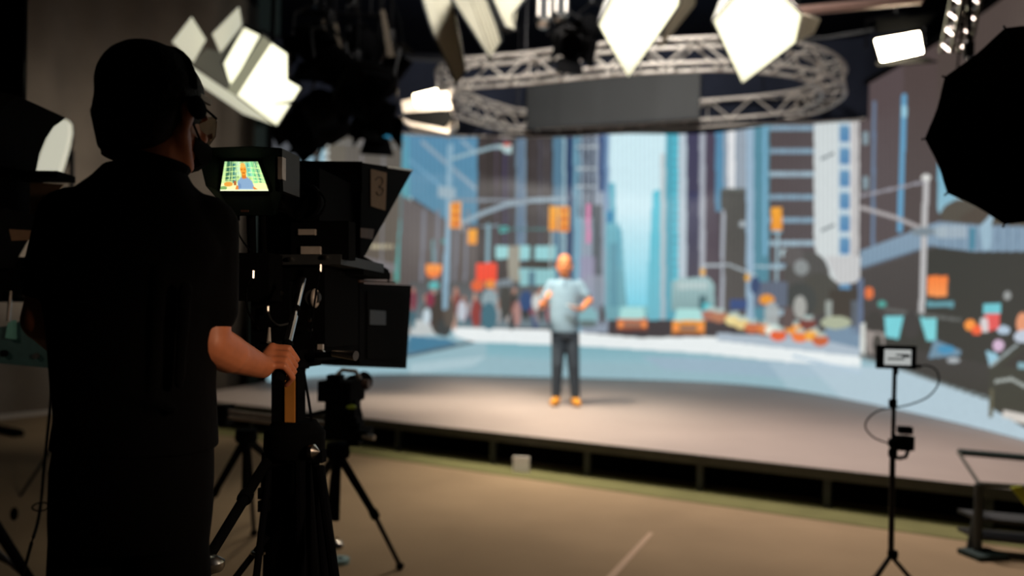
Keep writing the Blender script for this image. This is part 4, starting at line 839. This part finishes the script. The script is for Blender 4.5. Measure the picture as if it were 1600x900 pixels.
# ---- camera body and lens
cam_o = empty('studio_camera', T(500,450,.1), RA, 'black broadcast camera body behind the teleprompter hood, dials and ports on its back', 'camera')
def bx(name, p0, p1, a, depth, m, bev=.008, par=None, mb=None):
    (xa, ya), (xb, yb) = p0, p1; q_ = quad([(xa,ya),(xb,ya),(xb,yb),(xa,yb)], a)
    if depth > .15:      # right edge is the silhouette of the far end
        for i_, y_ in ((1, ya), (2, yb)): r_ = (T(xb, y_, a+depth)-q_[i_]).dot(rt); q_[i_] = q_[i_]+rt*r_
    o = MB().prism(q_, fw*depth); return o.build(name, M[m], par or cam_o, bevel=bev)
bx('body', (449,262), (560,410), .06, .30, 'gloss')
bx('rear_panel', (455,345), (545,405), .03, .05, 'black')
bx('lower_body', (405,410), (560,545), .05, .26, 'black', .012)
bx('side_module', (392,440), (452,540), .02, .10, 'black', .01)
bx('cross_plate', (380,398), (600,414), .02, .36, 'grey', .003)
bx('base_plate', (418,545), (560,568), .02, .34, 'black', .004)
MB().lathe([(.0,0),(.052,0),(.056,.01),(.056,.03),(.05,.035),(.048,.012),(.0,.010)], T(480,318,.05), -fw, 32).build('rear_ring', M['gloss'], cam_o)
MB().lathe([(.0,0),(.018,0),(.022,.004),(.022,.02),(.0,.022)], T(492,465,.04), -fw, 20).build('dial', M['grey'], cam_o)
MB().ell(T(492,466,.03), (.013,.02,.028), R=RR).build('focus_knob', M['alu'], cam_o)
for x, y in ((486,500),(486,515),(420,470),(440,458),(505,550),(398,405),(425,402),(455,405),(510,402)):
    MB().lathe([(0,0),(.006,0),(.007,.004),(.006,.012),(0,.013)], T(x,y,.02), -fw, 10).build('connector', M['steel'], cam_o)
bx('white_tag', (496,538), (504,546), .015, .01, 'alu', 0); bx('port_block', (470,385), (500,397), .02, .04, 'alu', .002)
bx('silver_plate', (466,358), (492,367), .02, .04, 'alu', .002)
# ---- viewfinder monitor
vf = empty('viewfinder', T(380,300,-.2), RA, 'hooded black viewfinder monitor showing the presenter against the city, beside the operator', 'monitor')
A_ = -.20
rim = quad([(308,232),(392,229),(438,232),(441,300),(430,336),(362,336),(322,290)], A_)
inn = quad([(346,250),(372,249),(405,250),(424,300),(420,302),(346,302),(342,298)], A_+.10)
back_ = quad([(344,246),(372,245),(412,246),(428,300),(424,312),(346,312),(340,300)], A_+.125)
mb = MB(); out2 = [p+(p-sum(rim, Vector())/7)*.02+fw*.002 for p in rim]
n_ = 7; V = rim+inn+back_+out2; mb.faces(V, [(i, (i+1) % n_, n_+(i+1) % n_, n_+i) for i in range(n_)]+[(2*n_+i, 2*n_+(i+1) % n_, 3*n_+(i+1) % n_, 3*n_+i) for i in range(n_)]+[(3*n_+i, 3*n_+(i+1) % n_, (i+1) % n_, i) for i in range(n_)]+[tuple(range(2*n_, 3*n_)), tuple(range(n_, 2*n_))])
mb.build('hood', M['post'] if False else mat('black-green hood', (2,5,4), .9, nz=.15, spec=.05), vf)
# screen picture
sx0, sx1, nxs, nzs = 336, 430, 120, 70
Sx, Sy = np.meshgrid(np.linspace(0, 1, nxs), np.linspace(0, 1, nzs))
pa_, pb2, pc2, pd_ = [np.array(T(x, y, A_+.094)) for x, y in ((344,298.5),(420,298.5),(403,252.5),(351,252.5))]
co = (pa_*(1-Sx)[..., None]+pb2*Sx[..., None])*(1-Sy)[..., None]+(pd_*(1-Sx)[..., None]+pc2*Sx[..., None])*Sy[..., None]
UU, VV = Sx*100, (1-Sy)*60
P2 = painter(UU, VV)
def vfpic(P):
    R, G, E, L = P.rect, P.poly, P.ell, P.line
    R(0,0,100,60,(150,190,130),(220,240,150)); R(8,0,22,40,(60,110,80)); R(26,4,34,44,(50,120,110)); R(36,0,44,30,(200,236,190)); R(74,0,84,44,(140,220,150)); R(86,0,92,50,(60,140,110)); R(92,6,100,44,(190,240,160)); R(62,2,74,30,(120,200,170))
    for k in range(14): L([(4+k*7,0),(3+k*7,40)], 1, (50,90,70) if k % 2 else (220,250,190))
    for y in (12, 22, 31, 38): L([(0,y),(44,y-3)], 1.2, (210,240,150)); L([(66,y),(100,y+2)], 1.2, (230,250,170))
    R(0,44,100,60,(236,240,170)); E(16,46,10,5,(220,150,60)); E(88,48,12,5,(250,250,170)); E(6,54,8,4,(120,160,90)); R(28,40,34,48,(170,90,40))
    G([(36,60),(37,40),(46,31),(60,31),(70,40),(74,60)], (130,160,190)); G([(46,31),(52,36),(59,31)], (216,130,50)); G([(30,60),(34,48),(40,50),(42,60)], (220,130,50)); G([(66,60),(70,50),(78,56),(80,60)], (220,130,50))
    G([(38,42),(44,46),(44,58),(38,58)], (110,140,176)); G([(48,24),(58,24),(59,34),(47,34)], (206,116,36)); E(53,16,8,12,(232,150,50)); E(53,8,7,5,(246,176,80)); R(47,15,51,17,(150,80,30)); R(55,15,59,17,(150,80,30)); L([(50,23),(56,23)], 1.4, (150,70,30)); R(40,54,70,60,(150,176,200)); R(0,57,100,60,(240,244,200))
vfpic(P2); screen_mesh('screen', co, nxs, nzs, tolin(P2.img), screen_mat('viewfinder picture', 1.3), vf)
bx('rear_shell', (350,236), (436,330), A_+.128, .05, 'black', .01, vf); bx('side_grip', (430,232), (441,298), A_+.03, .1, 'grey', .004, vf)
bx('silver_bracket', (434,245), (441,280), A_+.0, .02, 'alu', .002, vf); bx('brown_label', (376,328), (388,331), A_-.003, .003, 'brownp', 0, vf)
MB().tube(T(392,334,A_+.08), T(394,404,A_+.18), .012).build('support_post', M['black'], vf); MB().tube(T(410,334,A_+.08), T(412,404,A_+.18), .009).build('support_post', M['black'], vf)
MB().tube(T(436,320,A_+.1), T(460,335,.1), .010).build('arm', M['black'], vf); bx('lower_box', (372,395), (420,470), A_+.14, .08, 'black', .008, vf)
bx('joystick_box', (398,534), (428,552), A_+.05, .06, 'black', .005, vf); MB().tube(T(420,535,A_+.04), T(421,512,A_+.06), .006, .003).build('silver_pin', M['alu'], vf)
# ---- teleprompter
tpq = empty('teleprompter', T(600,400,.4), RA, 'black teleprompter hood with brown paper label, on the main camera', 'teleprompter')
a0, a1 = .34, .62
# hood: right side panel pts (rear top, front top, rear bottom) plus matching left side
h0 = T(566,257,a0)
def sp(px, py): d = ray(px, py); o = Vector((0,0,EYE)); return o+d*((h0-o).dot(rt)/d.dot(rt))
rr1 = [h0, sp(644,268), sp(570,400), sp(564,400)]
wv = -rt*.36
mb = MB(); L1 = [rr1[0], rr1[1], rr1[2], rr1[3]]; L2 = [p+wv for p in L1]; t_ = rt*.006
MB().prism(L1, -t_).build('side_panel', M['gloss'], tpq); MB().prism(L2, t_).build('side_panel', M['gloss'], tpq)
MB().prism([L1[0], L1[1], L2[1], L2[0]], (0,0,.006)).build('top_panel', M['black'], tpq)
MB().prism([L1[0], L1[3], L2[3], L2[0]], fw*-.006).build('back_panel', M['black'], tpq)
MB().prism([T(455,258,a0-.25), T(566,257,a0), T(566,300,a0), T(455,300,a0-.25)], -rt*.005).build('cloth_skirt', M['matte'], tpq)
MB().prism([T(456,256,.09), T(566,256,a0-.005), L2[0]+UP*.0, T(452,255,.09)+wv*.15], (0,0,.008)).build('skirt_top', M['matte'], tpq)
MB().tube(L1[0].lerp(L1[1], .45)+UP*.004, L1[1]+UP*.004, .0035).build('top_edge', M['steel'], tpq)
gl = MB().prism([L1[1].lerp(L1[2], .05)-rt*.01, L1[2]-rt*.01, L2[2]+rt*.01, L2[1].lerp(L2[2], .05)+rt*.01], fw*.003).build('beam_glass', mat('dark prompter glass', (60,70,72), .05, trans=.6, nz=.01), tpq)
def onside(px, py, off=.0015):      # point on the right side panel plane
    d = ray(px, py); o = Vector((0,0,EYE)); t = (L1[0]+rt*off-o).dot(rt)/d.dot(rt); return o+d*t
def sideq(pts, off, m, name, par=None):
    return MB().prism([onside(x, y, off) for x, y in pts], rt*.001).build(name, M[m], par or tpq)
lb = sideq([(579,264),(604,270),(602,329),(579,322)], .002, 'paper', 'paper_label')
# handwritten 3
p3_ = [(587,281),(591,277),(597,279),(597,288),(592,292),(598,295),(597,303),(591,305),(588,300)]
MB().path([onside(x, y, .0042) for x, y in crom([(x, y, 0) for x, y in p3_], 4) and [(v.x, v.y) for v in crom([(x, y, 0) for x, y in p3_], 4)]], .0016, 6).build('number_mark', M['ink'], lb)
sideq([(563,356),(584,358),(582,374),(563,371)], .002, 'tape', 'tape_piece')
# talent monitor under the hood
mq = [sp(562,443), sp(643,446), sp(635,576), sp(562,570)]
MB().prism(mq, -rt*.30).build('monitor_casing', M['gloss'], tpq, bevel=.004)
MB().prism([p+rt*.001 for p in (sp(572,455), sp(632,458), sp(626,564), sp(572,560))], rt*.003).build('side_plate', M['black'], tpq)
MB().prism([sp(562,437), sp(618,440), sp(618,443), sp(562,441)], -rt*.2).build('tray', M['tape'], tpq)
MB().prism([sp(566,419), sp(580,422), sp(580,432), sp(566,430)], -rt*.05).build('bracket', M['alu'], tpq); MB().prism([p+rt*.004 for p in (sp(575,484), sp(600,486), sp(600,508), sp(575,507))], rt*.003).build('name_plate', M['grey'], tpq)
MB().path([sp(575,412), sp(598,420), sp(606,430), sp(607,442)], .004, 6).build('bundled_cable', M['black'], tpq)
MB().tube(sp(572,400)-rt*.02, sp(572,445)-rt*.02, .012).build('rod', M['black'], tpq); MB().tube(sp(612,424)-rt*.02, sp(566,400)-rt*.02, .010).build('rod', M['black'], tpq)
bx('mount_rail', (440,418), (610,430), .20, .25, 'black', .003, tpq)
# ---- cables hanging on the rig
def cable(label, pts, r_=.0035, m='black'):
    P_ = [T(x, y, a) for x, y, a in pts]; root = empty('cable', P_[0], 0, label, 'cable'); MB().path(crom(P_, 6), r_, 6).build('cable_run', M[m], root); MB().tube(P_[0]-Vector((0,0,.008)), P_[0]+Vector((0,0,.012)), r_*2).build('plug', M['steel'], root)
cable('shiny black cable curving round the rear ring of the main camera', [(452,262,.0),(446,300,-.02),(450,335,-.03),(480,345,-.04),(500,335,-.04),(508,315,-.03),(500,300,.0)], .0035, 'gloss')
cable('thin black cable looping below the viewfinder', [(372,340,-.08),(371,360,-.1),(380,378,-.1),(392,392,-.08)], .0025)
cable('black cable drooping left of the pan bar', [(395,430,-.12),(386,450,-.14),(386,480,-.15),(395,500,-.14),(404,515,-.12)], .003)
cable('grey cable bowed across the lower camera body', [(418,485,.0),(424,500,-.02),(436,508,-.03),(452,505,.0)], .003, 'grey')
cable('long black cable hanging down right of the pedestal column', [(474,575,.06),(478,600,.06),(486,650,.04),(492,705,.0)], .004)
cable('long shiny cable from camera body down to pan head', [(500,420,.0),(497,440,-.02),(494,455,-.02),(488,500,.0),(484,530,.01)], .003, 'gloss')
# ---------------------------------------------------------------- slider on two tripods
def Kp(px, py, Y): return W(px, py, Y)
def tripod(label, top_px, feet, Yt, group='tripods under the camera slider', spread=None):
    tp_ = Kp(*top_px, Yt); root = empty('tripod', (tp_.x, tp_.y, 0), 0, label, 'tripod', group)
    MB().lathe([(0,0),(.05,0),(.055,.02),(.05,.06),(0,.065)], tp_-Vector((0,0,.07))).build('head_bowl', M['black'], root)
    MB().tube(tp_-Vector((0,0,.06)), tp_-Vector((0,0,.35)), .017).build('centre_column', M['black'], root)
    for (px, py, dy) in feet:
        ft = WZ(px, py, .02) if dy is None else Kp(px, py, Yt+dy); ft = Vector((ft.x, ft.y, .02)) if dy is not None else ft
        lg = MB().tube(tp_-Vector((0,0,.05)), tp_.lerp(ft, .55), .02, .018).build('leg', M['black'], root); MB().tube(tp_.lerp(ft, .5), ft, .012).build('lower_tube', M['blackmetal'], lg); MB().tube(tp_.lerp(ft,.53), tp_.lerp(ft,.57), .023).build('clamp', M['black'], lg); MB().ell(ft, (.022,.022,.018)).build('rubber_foot', M['black'], lg)
    return root
tA = tripod('black tripod under left end of the slider, behind the operator\'s hand', (385,668), [(300,842,None),(397,832,None),(470,772,None)], 3.7)
tB = tripod('black tripod under right end of the slider, beside the pedestal', (528,690), [(625,884,None),(505,888,None),(470,800,None)], 3.3)
sl = empty('camera_slider', Kp(455,660,3.5), 0, 'long metal camera slider lying across two black tripods', 'slider')
for dz in (0, .05):
    MB().tube(Kp(350,642+dz*180,3.75), Kp(560,668+dz*180,3.3), .011).build('rail', M['alu'], sl)
for x, y, Y_ in ((352,648,3.75),(556,676,3.3)): MB().box(Kp(x,y,Y_), (.05,.12,.10)).build('end_plate', M['black'], sl, bevel=.006)
MB().box(Kp(540,676,3.3), (.22,.16,.04)).build('carriage', M['black'], sl, bevel=.006); MB().tube(Kp(556,680,3.25), Kp(585,684,3.2), .012).build('crank', M['steel'], sl)
c2o = empty('slider_camera', Kp(540,615,3.3), 0, 'small dark camera with fluid head riding on the slider', 'camera')
MB().box(Kp(537,660,3.3), (.14,.14,.06)).build('head_base', M['black'], c2o, bevel=.01); MB().lathe([(0,0),(.06,0),(.065,.02),(.06,.07),(0,.07)], Kp(545,655,3.3)-rt*.03, rt).build('fluid_drum', M['black'], c2o)
MB().box(Kp(534,610,3.3), (.15,.18,.09), R=Matrix.Rotation(-.15,3,'Z')).build('camera_body', M['black'], c2o, bevel=.008); MB().box(Kp(536,636,3.3), (.13,.13,.08)).build('tilt_plate', M['black'], c2o, bevel=.006); MB().box(Kp(524,596,3.25), (.06,.08,.06)).build('eyepiece', M['black'], c2o, bevel=.006)
MB().lathe([(0,0),(.035,0),(.04,.02),(.04,.10),(.045,.12),(0,.12)], Kp(548,600,3.38), (.35,1,.05)).build('lens', M['gloss'], c2o)
MB().path([Kp(522,590,3.25), Kp(535,578,3.28), Kp(556,580,3.3), Kp(562,592,3.32)], .010).build('top_handle', M['alu'], c2o)
MB().ell(Kp(549,636,3.22), (.022,.01,.010)).build('bubble_level', M['green'], c2o); MB().lathe([(0,0),(.02,0),(.02,.03),(0,.03)], Kp(567,600,3.3), rt).build('knob', M['brownp'], c2o)
MB().tube(Kp(520,640,3.25), Kp(470,652,2.95), .009).build('pan_handle', M['black'], c2o)
# ---------------------------------------------------------------- second camera behind the operator, at the left edge
lc = empty('teleprompter', (-1.75, 2.6, 0), 0, 'second black teleprompter at the left edge, partly hidden behind the operator, brown paper label', 'teleprompter')
YL = 2.55
def N_(px, py, d=0): return W(px, py, YL+d)
hq = [(-70,175),(66,176),(103,184),(98,188),(84,198),(72,216),(62,240),(55,274),(-70,275)]
MB().prism([N_(x, y) for x, y in hq], (0,-.25,0)).build('hood', M['matte'], lc)
MB().prism([N_(x, y) for x, y in ((-70,274),(118,276),(118,286),(-70,284))], (0,-.1,0)).build('top_bar', M['black'], lc)
MB().prism([N_(x, y, .02) for x, y in ((-70,284),(47,284),(47,336),(66,338),(30,400),(22,420),(-70,420))], (0,-.2,0)).build('side_panel', M['black'], lc)
lb2 = MB().prism([N_(x, y, -.01) for x, y in ((47,284),(99,288),(66,330),(62,337),(47,336))], (0,.006,0)).build('paper_label', M['paper'], lc)
MB().path([N_(x, y, -.012) for x, y in ((65,310),(69,306),(74,308),(77,311))], .003, 6).build('ink_mark', M['ink'], lb2)
MB().prism([N_(x, y, -.205) for x, y in ((14,358),(50,360),(48,375),(18,376))], (0,.004,0)).build('tape_piece', M['tape'], lc)
MB().prism([N_(x, y, .05) for x, y in ((-70,400),(58,402),(60,470),(-70,470))], (0,.2,0)).build('camera_body', M['black'], lc)
MB().tube(N_(-70,470,.1), N_(24,560,.1), .02).build('arm', M['black'], lc)
tb = empty('camera_base_box', N_(40,535,.15), 0, 'teal-grey metal housing low at the left edge behind the operator', 'equipment box')
MB().prism([N_(x, y, .05) for x, y in ((-70,520),(20,508),(34,500),(62,520),(88,545),(86,576),(0,568),(-70,566))], (0,.16,0)).build('housing', M['tealbox'], tb, bevel=.006)
MB().lathe([(0,0),(.012,0),(.012,.01),(0,.01)], N_(8,552,.045), (0,-1,0)).build('knob', M['black'], tb); MB().lathe([(0,0),(.010,0),(.010,.01),(0,.01)], N_(58,556,.045), (0,-1,0)).build('knob', M['grey'], tb)
MB().prism([N_(x, y, .03) for x, y in ((12,505),(20,500),(20,530),(8,528))], (0,.02,0)).build('teal_plate', mat('bright teal plate', (90,150,145), .5, nz=.05), tb)
MB().tube(N_(17,455,.03), N_(13,502,.03), .006).build('silver_lever', M['steel'], tb); MB().box(N_(35,463,.03), (.02,.02,.01)).build('latch', M['steel'], tb)
lp_ = empty('tripod', (-1.9, 2.4, 0), 0, 'thick-legged dark tripod cut by the bottom left corner', 'tripod')
hubL = N_(-60,580,.15); MB().tube(hubL+Vector((0,0,.0)), hubL-Vector((0,0,.5)), .05).build('column', M['black'], lp_)
hb = hubL-Vector((0,0,.35))
for px, py, r_ in ((62,930,.02),(-200,900,.02),(-40,760,.02)):
    ft = WZ(px, py, .03); l_ = MB().tube(hb, ft, r_).build('leg', M['black'], lp_); MB().ell(ft, (.03,.03,.03)).build('rubber_foot', M['black'], l_)
MB().tube(WZ(-30,855,.15), WZ(45,895,.1), .012).build('spreader', M['black'], lp_); MB().ell(WZ(22,803,.22), (.018,.02,.035)).build('leg_knob', M['black'], lp_)
MB().path(crom([WZ(-60,660,.02), WZ(0,672,.02), WZ(30,678,.03)], 4), .05).build('pedestal_wheel', M['black'], lp_)
hc_ = empty('cable', N_(84,575,.1), 0, 'thin dark cable hanging left of the operator down to the floor, small coil', 'cable')
ptsC = [W(85,572,2.6),W(80,620,2.6),W(74,680,2.6),W(68,740,2.6),W(64,785,2.6),W(58,820,2.5),W(46,860,2.4),WZ(30,925,.01)]
MB().path(crom(ptsC, 5), .005, 6).build('cable_run', M['black'], hc_)
cc_ = W(64,790,2.6); MB().path([cc_+Vector((.03*math.cos(a), .012*math.sin(a), .012*math.sin(a)-.004)) for a in [k*.5 for k in range(13)]], .003, 6).build('coil', M['black'], hc_)

fg = empty('black_flag', (W(0,90,3.2).x-.1, 3.2, 0), 0, 'tall black flag panel standing at the top left edge', 'flag')
MB().prism([W(x, y, 3.2) for x, y in ((-120,-60),(40,-60),(36,174),(-120,174))], (0,.02,0)).build('flag_cloth', M['matte'], fg)
gp = W(-60,174,3.22); MB().tube((gp.x, gp.y, 0), (gp.x, gp.y, 3), .014).build('stand_pole', M['blackmetal'], fg)
MB().path([W(x, y, 3.19) for x, y in ((-120,-60),(40,-60),(36,174),(-120,174))], .008, 6, True).build('flag_frame', M['blackmetal'], fg)
for a_ in (.4, 2.5, 4.6): MB().tube((gp.x, gp.y, .4), (gp.x+.35*math.cos(a_), gp.y+.35*math.sin(a_), .01), .01).build('leg', M['blackmetal'], fg)
# ---------------------------------------------------------------- lamps
def area(name, loc, target, size, power, color=(1,.95,.85), spread=180, sy=None):
    l = bpy.data.lights.new(name, 'AREA'); l.energy = power; l.color = color; l.size = size; l.spread = math.radians(spread)
    if sy: l.shape = 'RECTANGLE'; l.size_y = sy
    o = bpy.data.objects.new(name, l); COL.objects.link(o); o.location = loc
    o.rotation_euler = (Vector(target)-Vector(loc)).to_track_quat('-Z', 'Y').to_euler(); return o
def spot(name, loc, target, power, angle, blend=.6, color=(1,.93,.82), r=.08):
    l = bpy.data.lights.new(name, 'SPOT'); l.energy = power; l.color = color; l.spot_size = math.radians(angle); l.spot_blend = blend; l.shadow_soft_size = r
    o = bpy.data.objects.new(name, l); COL.objects.link(o); o.location = loc
    o.rotation_euler = (Vector(target)-Vector(loc)).to_track_quat('-Z', 'Y').to_euler(); return o
spot('key_light', (2.3, 5.9, 4.4), (2.7, 6.3, .28), 800, 110, 1, (1,.84,.76), .4)
spot('stage_wash', (-.7, 7.7, 4.5), (-1.2, 8.1, .28), 3000, 105, 1, (1,.85,.66), .3)
spot('presenter_light', (0.4, 7.2, 4.3), (.66, 9.07, 1.2), 320, 50, .9, (1,.9,.75), .3)
spot('floor_light', (1.0, 4.6, 4.6), (1.2, 4.9, 0), 140, 110, 1, (1,.84,.66), .3)
spot('curtain_fill', (-3.05, 5.7, 1.5), (-5.2, 9.2, 2.5), 380, 55, 1, (1,.9,.78), .3)  # added spot with no fixture, brightens the curtain
area('truss_fill', (.6, 3.6, 6.3), (.8, 11, 4.2), .8, 170, (1,.95,.88), 85)  # added unseen fill for the truss ring, cloths and drape
spot('arm_fill', (1.5, .35, 1.75), (-.52, 1.9, 1.06), 95, 30, .6, (1,.70,.48), .12)  # added unseen fill from the right for the arm and rig
spot('side_fill', (-3.0, .9, 2.5), (-1.65, 2.5, 1.5), 22, 36, .8, (1,.78,.55), .15)  # added unseen fill for the left camera and its label
